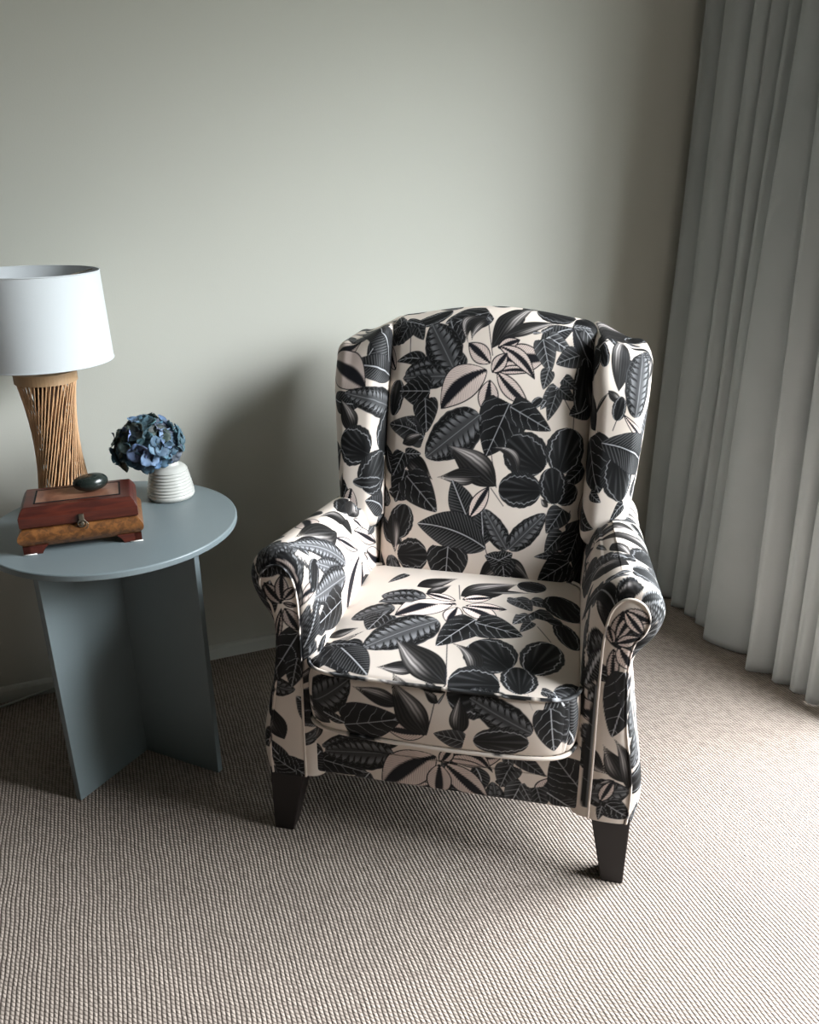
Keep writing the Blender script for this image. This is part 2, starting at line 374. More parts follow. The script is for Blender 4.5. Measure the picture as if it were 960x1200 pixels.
#LEAVES_BEGIN
# printed leaves per upholstery piece: kind, base u v, tip u v, half width (m on the cloth), bend, tone
LEAVES['back'] = [
    ('net',-0.2018,1.1077,-0.2351,1.0553,0.0261,0.0,-0.6),
    ('net',-0.1898,1.0999,-0.167,1.0572,0.0189,0.0,-0.6),
    ('heart',-0.2332,1.1022,-0.2866,1.0899,0.0217,0.0,0),
    ('heart',-0.2178,1.1181,-0.1667,1.0915,0.0189,0.0,0),
    ('stem',-0.2017,1.0764,-0.1993,1.0197,0.0011,0.0,0),
    ('heart',-0.0082,1.1269,-0.1076,1.0803,0.0429,0.0,0),
    ('heart',-0.0788,1.0352,-0.1028,1.099,0.0241,0.0,0),
    ('swo',-0.0042,1.1034,-0.0504,1.0343,0.0208,-0.4374,0),
    ('swo',-0.0072,1.0983,-0.0441,1.044,0.0164,-0.2272,0),
    ('heart',-0.0677,0.9853,-0.0856,1.0322,0.0207,0.0,0),
    ('cal',-0.1068,0.9831,-0.2096,0.9777,0.037,0.0,0),
    ('cal',-0.0852,0.9823,-0.1487,1.0926,0.0458,0.0,0),
    ('cal',-0.0874,0.964,-0.2146,0.9673,0.0303,0.0,0),
    ('heart',-0.141,0.9301,-0.2221,0.9351,0.0418,0.0,0),
    ('heart',-0.1527,0.9132,-0.1433,0.8297,0.0328,0.0,0),
    ('heart',-0.1943,0.8613,-0.1704,0.8434,0.0158,0.0,0),
    ('swo',-0.2058,0.7998,-0.1488,0.8278,0.0159,0.0,0),
    ('swo',0.0062,1.0286,0.1113,1.1996,0.0275,0.02,0),
    ('swo',0.0318,1.0558,0.1686,1.1168,0.0149,0.0031,0),
    ('ring',0.1062,1.1683,0.2015,1.1534,0.0531,0.0,0),
    ('ring',0.2049,1.1565,0.629,1.0033,0.1831,0.0,0),
    ('ring',0.2332,1.0409,0.2261,0.9048,0.0217,0.0,0),
    ('swo',0.2439,1.0211,0.3342,0.8482,0.0378,0.0,0),
    ('trad',0.0292,1.0038,0.14,1.02,0.0347,0.0,0),
    ('trad',0.02,1.0308,0.0736,1.0531,0.0148,0.0,0),
    ('trad',0.0178,0.9722,0.1104,0.9825,0.0115,0.0696,0),
    ('trad',0.0232,1.0343,0.1158,0.9666,0.0193,0.115,0),
    ('trad',0.0227,0.9758,0.1062,0.9051,0.0218,-0.0376,0),
    ('trad',0.0107,0.9735,0.0451,1.0212,0.0182,0.0,0),
    ('trad',0.0055,0.9944,-0.0527,1.0409,0.0231,0.0,0),
    ('trad',-0.002,0.9795,-0.1106,0.8867,0.0443,-0.1116,0),
    ('trad',0.0067,0.957,0.0044,0.8729,0.0261,0.0,0),
    ('stem',-0.0085,1.094,0.0093,1.0125,0.0011,0.0,0),
    ('heart',-0.0112,1.1032,0.0007,1.0903,0.0096,0.0,0),
    ('net',0.1029,1.0732,0.1233,1.0765,0.0038,0.0,0),
    ('net',0.1233,1.0765,0.1525,1.0968,0.0057,0.0,0),
    ('net',0.1411,1.07,0.2021,1.0451,0.021,0.0,0.6),
    ('net',0.1279,1.0626,0.1512,0.9868,0.0273,0.0,0),
    ('net',0.217,1.0439,0.163,1.0108,0.0266,0.0,-0.3),
    ('net',0.1471,0.9945,0.1373,0.9462,0.0171,0.0,-0.3),
    ('net',0.1825,0.9805,0.2183,0.9598,0.0174,0.0,-0.5),
    ('net',0.1706,0.958,0.1341,0.8989,0.0174,0.0,0.2),
    ('net',0.1711,0.9513,0.1532,0.8742,0.0187,0.0,-0.4),
    ('net',0.1742,0.9552,0.2137,0.9309,0.0184,0.0,-0.6),
    ('net',0.2245,1.1068,0.2748,1.0629,0.0228,0.0,0),
    ('net',0.1998,1.1116,0.2498,1.1208,0.0132,0.0,0.3),
    ('stem',0.193,1.1092,0.2084,1.052,0.0011,0.0,0),
    ('stem',0.1879,0.9335,0.2169,0.8894,0.0011,0.0,0),
    ('stem',0.2153,0.9102,0.216,0.8577,0.0011,0.0,0),
    ('ring',0.1371,0.9261,0.1132,0.9032,0.011,0.0,0),
    ('heart',0.0594,0.9064,0.0096,0.778,0.0614,0.0,0),
    ('heart',0.0618,0.8983,0.1635,0.8516,0.0347,0.0,0),
    ('cal',-0.0116,0.8754,-0.1413,0.7685,0.0559,0.0,0.1),
    ('ring',0.1519,0.7565,0.0624,0.822,0.0547,0.0,0),
    ('ring',0.1899,0.7524,0.2139,0.8627,0.0478,0.0,0.5),
    ('swo',0.0901,0.7279,0.0116,0.7983,0.0148,-0.3055,0),
    ('stem',0.0206,0.7955,0.041,0.7054,0.0011,0.0,0),
    ('swo',0.0408,0.7088,-0.0939,0.8034,0.0378,-0.0256,0),
    ('swo',0.0005,0.7299,-0.1106,0.7212,0.0218,0.0,0),
    ('ring',0.1505,0.7064,0.0465,0.7024,0.0444,0.0,0),
    ('ring',0.1922,0.6774,0.2299,0.7247,0.0286,0.0,0),
    ('ring',0.1854,0.6753,0.1719,0.7639,0.0351,0.0,0),
    ('swo',0.169,0.6657,0.15,0.689,0.0075,0.0,0),
    ('fic',0.0181,0.5631,0.0081,0.6517,0.0303,0.0,0),
    ('fic',-0.0187,0.6102,-0.0702,0.7168,0.0332,0.0,0),
    ('trad',-0.0215,0.6277,0.0233,0.7075,0.02,0.0,0.2),
    ('fic',0.024,0.5545,-0.1544,0.6013,0.0499,-0.0824,0),
    ('stem',0.0221,0.5562,0.0285,0.5385,0.0011,0.0,0),
    ('stem',0.027,0.7044,0.0616,0.6621,0.0011,0.0,0),
    ('heart',-0.1942,0.7352,-0.2168,0.6489,0.0332,0.0,0),
    ('swo',-0.1963,0.7712,-0.1193,0.7136,0.024,0.0,-0.6),
    ('heart',-0.1965,0.7748,-0.1541,0.7768,0.016,0.0,0),
    ('heart',-0.1894,0.7193,-0.1056,0.635,0.0446,0.0,0),
    ('heart',-0.2006,0.7782,-0.2285,0.7139,0.0256,0.0,0),
    ('ring',-0.2084,0.5574,-0.1893,0.6466,0.033,0.0,0),
    ('ring',-0.2046,0.5129,-0.1245,0.5235,0.0444,0.0,0),
    ('swo',-0.2234,0.6221,-0.2104,0.512,0.0185,0.0,0),
    ('heart',-0.0718,0.5495,-0.0754,0.4348,0.0537,0.0,0.2),
    ('swo',0.0664,0.5308,0.005,0.4649,0.0225,0.0,-0.6),
    ('swo',0.0664,0.5308,0.1424,0.4752,0.0235,0.0,-0.6),
    ('heart',0.0664,0.5308,0.0769,0.4718,0.0329,0.0,0),
    ('heart',0.0595,0.5266,0.0232,0.5362,0.0207,0.0,0),
    ('heart',0.0595,0.5266,0.0919,0.5474,0.0207,0.0,0),
    ('cal',0.0774,0.5535,0.0134,0.6521,0.0263,0.0,0),
    ('cal',0.0808,0.5556,0.1649,0.6507,0.0294,0.0,0),
    ('net',0.2069,0.6639,0.1702,0.6022,0.0295,0.0,-0.3),
    ('net',0.2114,0.6055,0.1702,0.5539,0.0277,0.0,-0.1),
    ('net',0.2052,0.5498,0.145,0.5418,0.0122,0.0,-0.1),
    ('net',0.2184,0.6039,0.313,0.6234,0.0256,0.0,-0.4),
    ('heart',0.3134,0.6031,0.2793,0.4614,0.0802,0.0,0),
    ('heart',0.2524,0.6008,0.2242,0.5285,0.0427,0.0,0),
    ('heart',0.2311,0.5318,0.158,0.4781,0.0397,0.0,0),
    ('stem',0.2243,0.6609,0.2166,0.6038,0.0011,0.0,0),
]
LEAVES['wing_l'] = [
    ('ring',-0.2142,0.9817,-0.3524,1.278,0.0109,0.0,0),
    ('fic',-0.171,0.9578,-0.3412,1.2019,0.0453,0.0,0),
    ('fic',-0.1367,0.9304,-0.1591,1.0472,0.0404,0.0,0),
    ('fic',-0.1615,0.9479,-0.3568,1.0231,0.0323,-0.0202,0),
    ('trad',-0.4331,1.024,-0.3193,1.0812,0.0395,0.0,0),
    ('trad',-0.4416,1.0195,-0.2902,0.9472,0.0511,0.1417,0),
    ('cal',-0.139,0.8621,-0.3493,0.9436,0.0381,0.0,0.2),
    ('swo',-0.3146,0.8327,-0.3663,0.9299,0.0275,0.0,0),
    ('ring',-0.2284,0.7741,-0.1452,0.8555,0.064,0.0,0.4),
    ('ring',-0.2746,0.7753,-0.3619,0.8221,0.0545,0.0,0.4),
    ('ring',-0.1743,0.7231,-0.0762,0.7642,0.0585,0.0,0),
    ('ring',-0.2889,0.6888,-0.2047,0.7635,0.0573,0.0,0),
    ('ring',-0.2249,0.7032,-0.3155,0.707,0.0165,0.0,0),
    ('swo',-0.3766,0.6691,-0.3624,0.7281,0.0152,0.0,0),
    ('swo',-0.1702,0.6426,-0.1316,0.7144,0.0204,0.0,0),
    ('heart',-0.0986,0.9221,-0.1146,0.844,0.0198,0.0,0),
]
LEAVES['wing_r'] = [
    ('swo',0.2405,1.0575,0.3898,1.4097,0.0608,0.0807,0),
    ('swo',0.1718,0.9811,0.3042,1.1144,0.008,0.0,0),
    ('swo',0.3087,0.972,0.3179,1.1696,0.0227,0.0,-0.3),
    ('ring',0.331,1.2148,0.3795,1.3651,0.026,0.0,0),
    ('swo',0.2512,0.862,0.1467,0.9718,0.0379,0.0,-0.5),
    ('swo',0.2429,0.897,0.291,0.9698,0.0051,0.0,0),
    ('swo',0.2851,0.968,0.324,0.9384,0.0122,0.0,0),
    ('ring',0.307,0.8995,0.3191,0.9629,0.0163,0.0,0),
    ('stem',0.301,0.8728,0.3081,0.8998,0.0011,0.0,0),
    ('stem',0.2636,0.8645,0.2627,0.8234,0.0011,0.0,0),
    ('cal',0.3602,0.915,0.3656,1.0985,0.0394,0.0,0.2),
    ('net',0.4337,0.8656,0.42,0.9503,0.036,0.0,0.5),
    ('trad',0.3217,0.9203,0.4332,0.8277,0.013,0.0,0.3),
    ('heart',0.2206,0.8378,0.2842,0.7206,0.0733,0.0,0),
    ('ring',0.316,0.8125,0.3519,0.7075,0.0505,0.0,0.2),
    ('fic',0.2776,0.839,0.4733,0.7626,0.0525,0.1032,0),
    ('fic',0.4432,0.724,0.5693,0.6307,0.0249,0.0,0.5),
    ('ring',0.2551,1.0434,0.1495,0.9684,0.0294,0.0,0),
    ('heart',0.2569,0.7172,0.2908,0.6995,0.0152,0.0,0),
]
LEAVES['arm_l'] = [
    ('swo',0.5033,-0.0688,0.5942,-0.1313,0.0276,0.2435,-0.3),
    ('swo',0.5411,-0.023,0.5687,0.0946,0.0201,0.0,0),
    ('swo',0.5332,-0.1456,0.5874,-0.2991,0.0407,0.0,0),
    ('swo',0.5398,-0.2314,0.5818,-0.3313,0.0144,0.0,-0.3),
    ('cal',0.4563,-0.1497,0.5765,-0.3491,0.0287,0.0308,1.0),
    ('cal',0.4403,-0.1744,0.5116,-0.3154,0.0269,0.0,1.0),
    ('cal',0.4284,-0.1637,0.4481,-0.3627,0.0443,0.0,1.0),
    ('swo',0.5022,-0.3527,0.5774,-0.3739,0.0065,0.0,0.2),
    ('trad',0.4583,-0.0525,0.5271,-0.1675,0.0151,0.0,0.6),
    ('trad',0.4395,-0.0469,0.3221,-0.1674,0.0521,0.129,0.6),
    ('trad',0.4209,-0.0317,0.279,-0.0441,0.0409,0.0,0.6),
    ('trad',0.4392,-0.0053,0.2613,0.1329,0.0251,0.0,0.6),
    ('trad',0.5102,-0.0488,0.4321,0.1046,0.0209,0.0,0.6),
    ('trad',0.437,0.0155,0.3075,0.1604,0.0421,0.0,0.6),
    ('trad',0.4985,0.0147,0.5333,-0.021,0.0155,0.0,0.6),
    ('net',0.5357,0.0956,0.49,0.2084,0.0344,0.0,1.0),
    ('net',0.5307,0.0782,0.4707,0.1459,0.0338,0.0,0.5),
    ('net',0.5625,0.1004,0.5408,0.0436,0.0158,0.0,0.3),
    ('net',0.4773,0.2166,0.3955,0.1699,0.0396,0.0,0.2),
    ('net',0.3955,0.1699,0.235,0.1749,0.0585,0.0,0.2),
    ('stem',0.5425,0.0543,0.5263,0.085,0.0011,0.0,0),
    ('net',0.4819,0.1056,0.4736,0.0402,0.0158,0.0,0),
    ('heart',0.3464,0.0203,0.2755,-0.0299,0.0478,0.0,0),
    ('heart',0.3765,-0.202,0.3847,-0.3704,0.053,0.0,0.6),
    ('net',0.3013,-0.176,0.2969,-0.0708,0.0211,0.0,0),
    ('fic',0.3586,-0.395,0.4333,-0.3549,0.0288,0.0,0),
    ('heart',0.6091,-0.3835,0.7756,-0.3609,0.0016,0.0,0),
    ('ring',0.5346,-0.3861,0.5982,-0.3799,0.0202,0.0,0),
    ('swo',0.4671,-0.3884,0.5346,-0.3861,0.0025,0.0,0),
    ('swo',0.1242,-0.4039,0.524,-0.3907,0.0027,0.0,-0.3),
    ('heart',0.2992,-0.3937,0.6453,-0.39,0.0015,0.0,0),
    ('trad',0.6153,-0.3902,0.4952,-0.392,0.0087,0.0,0),
    ('heart',0.4195,-0.3946,0.5882,-0.3897,0.0005,0.0,0),
    ('heart',0.0238,-0.4055,0.6538,-0.3904,0.0041,0.0,0),
]
LEAVES['panel_l'] = [
    ('heart',-0.3484,0.7048,-0.3892,0.6612,0.0264,0.0,0),
    ('heart',-0.3442,0.7052,-0.3004,0.6643,0.0239,0.0,0),
    ('heart',-0.3806,0.5982,-0.3989,0.6589,0.0143,0.0,0),
    ('trad',-0.3386,0.6064,-0.375,0.6517,0.018,0.0,-0.3),
    ('trad',-0.3383,0.611,-0.3349,0.674,0.0159,0.0,-0.3),
    ('trad',-0.3338,0.6161,-0.3064,0.6476,0.0122,0.0,-0.3),
    ('trad',-0.3363,0.6089,-0.3049,0.6019,0.0068,0.0,-0.3),
    ('trad',-0.3392,0.5971,-0.3605,0.495,0.009,0.0,-0.3),
    ('trad',-0.3328,0.5977,-0.3057,0.5438,0.0182,0.0,-0.3),
    ('heart',-0.3058,0.5414,-0.3946,0.3903,0.0326,0.0,0),
    ('heart',-0.3126,0.4798,-0.3295,0.4045,0.0245,0.0,0),
    ('swo',-0.3539,0.2657,-0.4075,0.3644,0.0281,0.0,-0.4),
    ('swo',-0.3773,0.3225,-0.3426,0.408,0.0064,0.2691,-0.4),
    ('trad',-0.4095,0.2318,-0.3854,0.2782,0.011,0.0,0),
    ('heart',-0.3335,0.1814,-0.3872,0.2157,0.035,0.0,0),
]
LEAVES['arm_r'] = [
    ('swo',0.5161,0.1104,0.6898,0.1895,0.0244,0.0,-0.3),
    ('swo',0.5131,0.1979,0.6146,0.209,0.0052,0.0,-0.3),
    ('swo',0.5218,-0.0298,0.7031,0.0526,0.0426,-0.5,0),
    ('swo',0.5649,-0.1191,0.6039,-0.2218,0.0212,0.0,0),
    ('stem',0.517,0.0005,0.6135,0.0031,0.0011,0.0,0),
    ('net',0.5521,-0.2062,0.498,-0.1599,0.0299,0.0,0),
    ('net',0.5694,-0.2421,0.4858,-0.1855,0.0424,0.0,0.6),
    ('net',0.5623,-0.195,0.5957,-0.2413,0.0128,0.0,0.6),
    ('net',0.5305,-0.0696,0.5506,-0.1451,0.0063,0.0,0),
    ('net',0.5939,-0.3198,0.5364,-0.3532,0.0086,0.0,0.2),
    ('swo',0.5951,-0.2857,0.4835,-0.2102,0.0337,0.0,0),
    ('net',0.5349,0.0198,0.4581,0.1011,0.047,0.0,0),
    ('net',0.4968,-0.1749,0.3978,-0.0206,0.0478,0.0,-0.2),
    ('net',0.4804,0.033,0.4277,0.0372,0.0222,0.0,-0.2),
    ('ring',0.6181,-0.2373,0.6852,-0.1098,0.0435,0.0,0),
    ('ring',0.5985,-0.3092,0.6745,-0.3064,0.0418,0.0,0.5),
    ('swo',0.62,-0.3741,0.5639,-0.3873,0.0138,0.0,0),
    ('ring',0.6204,-0.3932,0.6681,-0.3592,0.011,0.0,0.5),
    ('ring',0.6602,-0.38,0.759,-0.3541,0.0116,0.0,0.5),
    ('ring',0.6385,-0.3927,0.7295,-0.3688,0.0043,0.0,0),
    ('heart',0.5602,-0.3943,0.368,-0.1606,0.0196,0.0,0),
    ('stem',0.435,-0.3518,0.3876,-0.3631,0.0011,0.0,0),
    ('heart',0.3953,-0.3042,0.344,-0.3279,0.0114,0.0,0),
    ('fic',0.3318,-0.376,0.4543,-0.3953,0.0103,0.0,0.3),
    ('fic',0.3026,-0.3828,0.3755,-0.4006,0.0063,0.0,0),
    ('swo',0.2641,-0.4032,0.2674,-0.3748,0.0072,0.0,0),
    ('swo',0.1098,-0.4012,0.2567,-0.3987,0.0116,0.0782,-0.5),
    ('trad',0.0446,-0.393,0.1166,-0.4075,0.0077,0.0,0),
    ('heart',0.0276,-0.3935,0.3775,-0.3924,0.0097,0.0,0),
    ('stem',0.4224,-0.3332,0.3974,-0.3721,0.0011,0.0,0),
    ('swo',0.2483,-0.3708,0.3867,-0.3527,0.0138,0.0,-0.5),
]
LEAVES['panel_r'] = [
    ('trad',0.3237,0.5982,0.3352,0.6679,0.0149,0.0,0),
    ('trad',0.3269,0.6031,0.3564,0.6704,0.0135,0.0,0),
    ('trad',0.3386,0.6704,0.3896,0.6457,0.0146,0.0,0),
    ('trad',0.337,0.6682,0.3784,0.6168,0.0143,0.0,0.3),
    ('trad',0.3275,0.5967,0.3733,0.613,0.0148,0.0,0),
    ('trad',0.3249,0.5854,0.3295,0.4944,0.013,0.0,0),
    ('trad',0.3335,0.5912,0.3672,0.5387,0.0193,0.0,0.2),
    ('trad',0.3241,0.5939,0.3097,0.6327,0.0103,0.0,0),
    ('heart',0.3652,0.5326,0.3396,0.3835,0.0446,0.0,0.3),
    ('heart',0.3517,0.5358,0.3842,0.4016,0.0255,0.0,0.3),
    ('swo',0.3751,0.2746,0.324,0.3632,0.0228,0.0,-0.4),
    ('swo',0.3836,0.2567,0.3415,0.3838,0.0187,-0.1025,-0.4),
    ('swo',0.3573,0.2752,0.3228,0.2629,0.0092,0.0,0),
    ('trad',0.3306,0.2186,0.353,0.2796,0.0151,0.0,0),
    ('heart',0.3428,0.2161,0.3949,0.1835,0.0276,0.0,0),
    ('heart',0.3354,0.2093,0.3306,0.1711,0.0098,0.0,0),
]
LEAVES['cushion'] = [
    ('heart',-0.164,0.0189,-0.1996,-0.0398,0.0136,0.0,0),
    ('swo',-0.1231,-0.0601,-0.0329,0.0128,0.029,0.0,-0.3),
    ('swo',-0.0918,-0.0997,-0.0413,-0.0345,0.0189,0.0,0),
    ('cal',-0.1498,-0.1836,-0.2389,-0.231,0.0363,0.0,0.2),
    ('cal',-0.0906,-0.1161,-0.198,-0.1114,0.0387,0.0,0.4),
    ('cal',-0.1002,-0.1347,-0.1973,-0.1451,0.0352,0.0,0.3),
    ('heart',-0.1661,-0.2166,-0.1875,-0.2832,0.0385,0.0,0.4),
    ('swo',-0.0117,-0.0919,0.116,0.0189,0.0423,0.0,0),
    ('swo',0.0179,-0.0588,0.1523,-0.0296,0.0121,0.0,0),
    ('ring',0.1136,0.0241,0.1809,0.0041,0.0386,0.0,0),
    ('stem',-0.025,-0.0304,-0.011,-0.1084,0.0011,0.0,0),
    ('trad',-0.0165,-0.1296,-0.1404,-0.224,0.0483,-0.0537,0.6),
    ('trad',-0.0076,-0.1675,-0.0192,-0.2396,0.0226,0.0,0.6),
    ('trad',0.0029,-0.1644,0.0883,-0.2111,0.0302,0.0773,0.6),
    ('trad',-0.0189,-0.1182,-0.0959,-0.0919,0.0171,0.0,0.6),
    ('trad',0.0061,-0.1354,0.1012,-0.1322,0.0205,0.0,0.6),
    ('trad',-0.0056,-0.1072,0.0626,-0.0829,0.0206,0.0,0.6),
    ('net',0.1136,-0.0675,0.1567,-0.1202,0.0286,0.0,0),
    ('net',0.0962,-0.0818,0.1299,-0.0829,0.0141,0.0,0),
    ('net',0.1507,-0.0619,0.2041,-0.0857,0.0246,0.0,0.4),
    ('net',0.162,-0.1179,0.218,-0.155,0.0282,0.0,-0.2),
    ('net',0.1562,-0.1393,0.1207,-0.2086,0.0211,0.0,0.8),
    ('net',0.1605,-0.1803,0.1387,-0.2349,0.0128,0.0,0),
    ('stem',0.1739,-0.1946,0.2061,-0.2429,0.0011,0.0,0),
    ('ring',0.2012,-0.0192,0.2548,-0.1225,0.0478,0.0,0),
    ('ring',0.2212,-0.144,0.2557,-0.241,0.0289,0.0,0),
    ('ring',0.1891,-0.1481,0.2285,-0.1471,0.0217,0.0,0),
    ('heart',0.0403,-0.2129,-0.0277,-0.3286,0.0442,0.0,0.6),
    ('heart',0.0404,-0.2266,0.1461,-0.2492,0.0497,0.0,0.6),
    ('cal',-0.0403,-0.2334,-0.1794,-0.3491,0.059,-0.0027,0.8),
    ('swo',-0.0468,-0.3994,-0.139,-0.4057,0.0194,0.0,0),
    ('swo',0.0112,-0.4315,-0.1222,-0.31,0.0382,0.0087,0),
    ('stem',-0.0056,-0.3192,0.0112,-0.4318,0.0011,0.0,0),
    ('ring',0.1282,-0.3695,0.0472,-0.3,0.0587,0.0,0.5),
    ('ring',0.1696,-0.366,0.2132,-0.2482,0.0436,0.0,1.2),
    ('swo',0.0625,-0.4068,0.0,-0.3126,0.0199,-0.2115,0),
    ('ring',0.1159,-0.4159,0.0141,-0.4316,0.0494,0.0,0.5),
    ('ring',0.1564,-0.4269,0.1463,-0.3569,0.0379,0.0,0.5),
    ('ring',0.3157,-0.4212,0.2171,-0.4134,0.0544,0.0,0.6),
    ('swo',-0.6098,-0.6456,-0.1893,-0.2831,0.0755,0.0,0),
    ('swo',-0.2741,-0.2998,-0.2089,-0.2714,0.0178,0.0,0),
    ('heart',-0.2458,-0.3316,-0.2967,-0.4298,0.043,0.0,0),
    ('heart',-0.242,-0.3322,-0.1926,-0.4269,0.0512,0.0,0),
    ('fic',-0.242,-0.3322,-0.1495,-0.4276,0.0364,0.0,0.2),
    ('heart',-0.2573,-0.3296,-0.1944,-0.3367,0.0152,0.0,0),
    ('cal',-0.2732,-0.4978,-0.1858,-0.427,0.0405,0.0,0),
    ('swo',-0.2307,-0.5368,-0.3193,-0.4921,0.0248,0.0,0.8),
    ('swo',-0.076,-0.4627,-0.1807,-0.4398,0.0166,0.0,0),
    ('trad',-0.0268,-0.5219,-0.1084,-0.5206,0.0253,0.0,0),
    ('heart',-0.1991,-0.5311,-0.0741,-0.4897,0.0508,0.0,0),
    ('stem',-0.0234,-0.5191,-0.0056,-0.4369,0.0011,0.0,0),
    ('swo',-0.0017,-0.4507,-0.0326,-0.4298,0.0093,0.0,-0.3),
    ('swo',-0.0235,-0.5235,-0.1008,-0.4163,0.033,0.0,-0.2),
    ('heart',-0.0017,-0.4507,0.0126,-0.4288,0.0028,0.0,0),
    ('fic',-0.1969,-0.5259,-0.2476,-0.5105,0.0131,0.0,0),
    ('swo',0.0418,-0.5101,0.0412,-0.4299,0.0201,0.0,-0.2),
    ('cal',0.1852,-0.4909,0.0605,-0.434,0.0316,0.0,-0.1),
    ('fic',0.2192,-0.4033,0.3102,-0.5366,0.0549,0.0,1.0),
    ('ring',0.0706,-0.5224,0.1798,-0.5135,0.0355,0.0,0.4),
    ('heart',0.217,-0.4398,0.2299,-0.5376,0.0363,0.0,0.2),
    ('net',0.052,-0.5276,-0.0094,-0.515,0.0263,0.0,-0.3),
    ('heart',0.1965,-0.4083,0.2263,-0.4117,0.011,0.0,0),
    ('heart',0.1715,-0.4231,0.1838,-0.4458,0.0002,0.0,0),
]
LEAVES['rail'] = [
    ('swo',-0.2825,0.3275,-0.2995,0.2457,0.0209,0.0,-0.5),
    ('heart',-0.2727,0.2117,-0.167,0.1928,0.0305,0.0,0),
    ('cal',-0.0848,0.3128,-0.2729,0.2489,0.0341,0.0,-0.2),
    ('cal',-0.1063,0.2556,-0.266,0.237,0.0473,0.0,-0.1),
    ('fic',-0.3327,0.1539,-0.2754,0.2354,0.0339,0.0,0),
    ('heart',0.0391,0.1798,-0.025,0.1432,0.0182,0.0,0),
    ('heart',0.1087,0.1692,0.1411,0.1711,0.0173,0.0,0),
    ('trad',0.0047,0.2765,0.1293,0.2965,0.0391,0.0,0),
    ('trad',0.0048,0.2675,0.1072,0.2415,0.0201,0.3172,0),
    ('trad',0.0032,0.2489,0.1022,0.1633,0.0316,-0.0051,0),
    ('trad',-0.0149,0.2704,-0.134,0.1576,0.0508,-0.0581,0),
    ('trad',-0.0077,0.2447,-0.0076,0.153,0.0284,0.0,0),
    ('net',-0.0014,0.2977,-0.0293,0.3262,0.0167,0.0,0),
    ('trad',-0.006,0.2527,0.0223,0.3014,0.016,0.0,0),
    ('net',0.1536,0.3001,0.2191,0.2505,0.02,0.0,-0.5),
    ('net',0.1359,0.3061,0.1419,0.2453,0.0133,0.0,0),
    ('net',0.1444,0.2726,0.124,0.2063,0.0291,0.0,-0.2),
    ('net',0.1998,0.2199,0.217,0.1621,0.0251,0.0,-0.4),
    ('net',0.1678,0.2231,0.1418,0.1483,0.0279,0.0,0.2),
    ('net',0.1678,0.2231,0.1987,0.1628,0.0095,0.0,-0.2),
    ('fic',0.2215,0.2104,0.3096,0.1564,0.0232,0.0,0),
    ('heart',0.294,0.2233,0.2292,0.3111,0.06,0.0,0),
    ('heart',0.215,0.3176,0.1719,0.2855,0.0067,0.0,0),
]
#LEAVES_END
FABRIC = {}      # part key -> (object, cloth coordinates)

def scatter(u0, u1, v0, v1, cell, seed):
    """loose all-over leaves for the stretches of cloth beyond the drawn motifs"""
    rd = random.Random(seed); out = []
    kinds = ['heart', 'fic', 'cal', 'ring', 'swo', 'heart', 'trad', 'net', 'cal']
    nu = max(1, int((u1 - u0) / cell)); nv = max(1, int((v1 - v0) / cell))
    for i in range(nu + 1):
        for j in range(nv + 1):
            if rd.random() < 0.12: continue
            cu = u0 + (i + 0.5 * (j % 2) + rd.uniform(-.2, .2)) * (u1 - u0) / nu; cv = v0 + (j + rd.uniform(-.2, .2)) * (v1 - v0) / nv
            an = rd.uniform(0, 2 * PI); L = cell * rd.uniform(0.9, 1.35)
            out.append((rd.choice(kinds), cu - math.cos(an) * L / 2, cv - math.sin(an) * L / 2, cu + math.cos(an) * L / 2, cv + math.sin(an) * L / 2, L * rd.uniform(0.24, 0.36), rd.uniform(-.12, .12)))
    return out
FILL = {}
def apply_print(o, key, uv, leaves=None):
    P = np.asarray(uv, dtype=np.float64)
    col = np.repeat(CREAM[None], len(P), 0)
    for lf in FILL.get(key, []) + (LEAVES.get(key, []) if leaves is None else leaves):
        paint(col, P, lf)
    a = o.data.color_attributes.new('print', 'FLOAT_COLOR', 'POINT')
    a.data.foreach_set('color', np.c_[col, np.ones(len(P))].astype(np.float32).ravel())
    FABRIC[key] = (o, P)

# ------------------------------------------------------------------ upholstery shapes
def lines(h, r, step):
    n = max(2, int(round(2 * h / step)))
    return np.linspace(-h, h, n + 1)

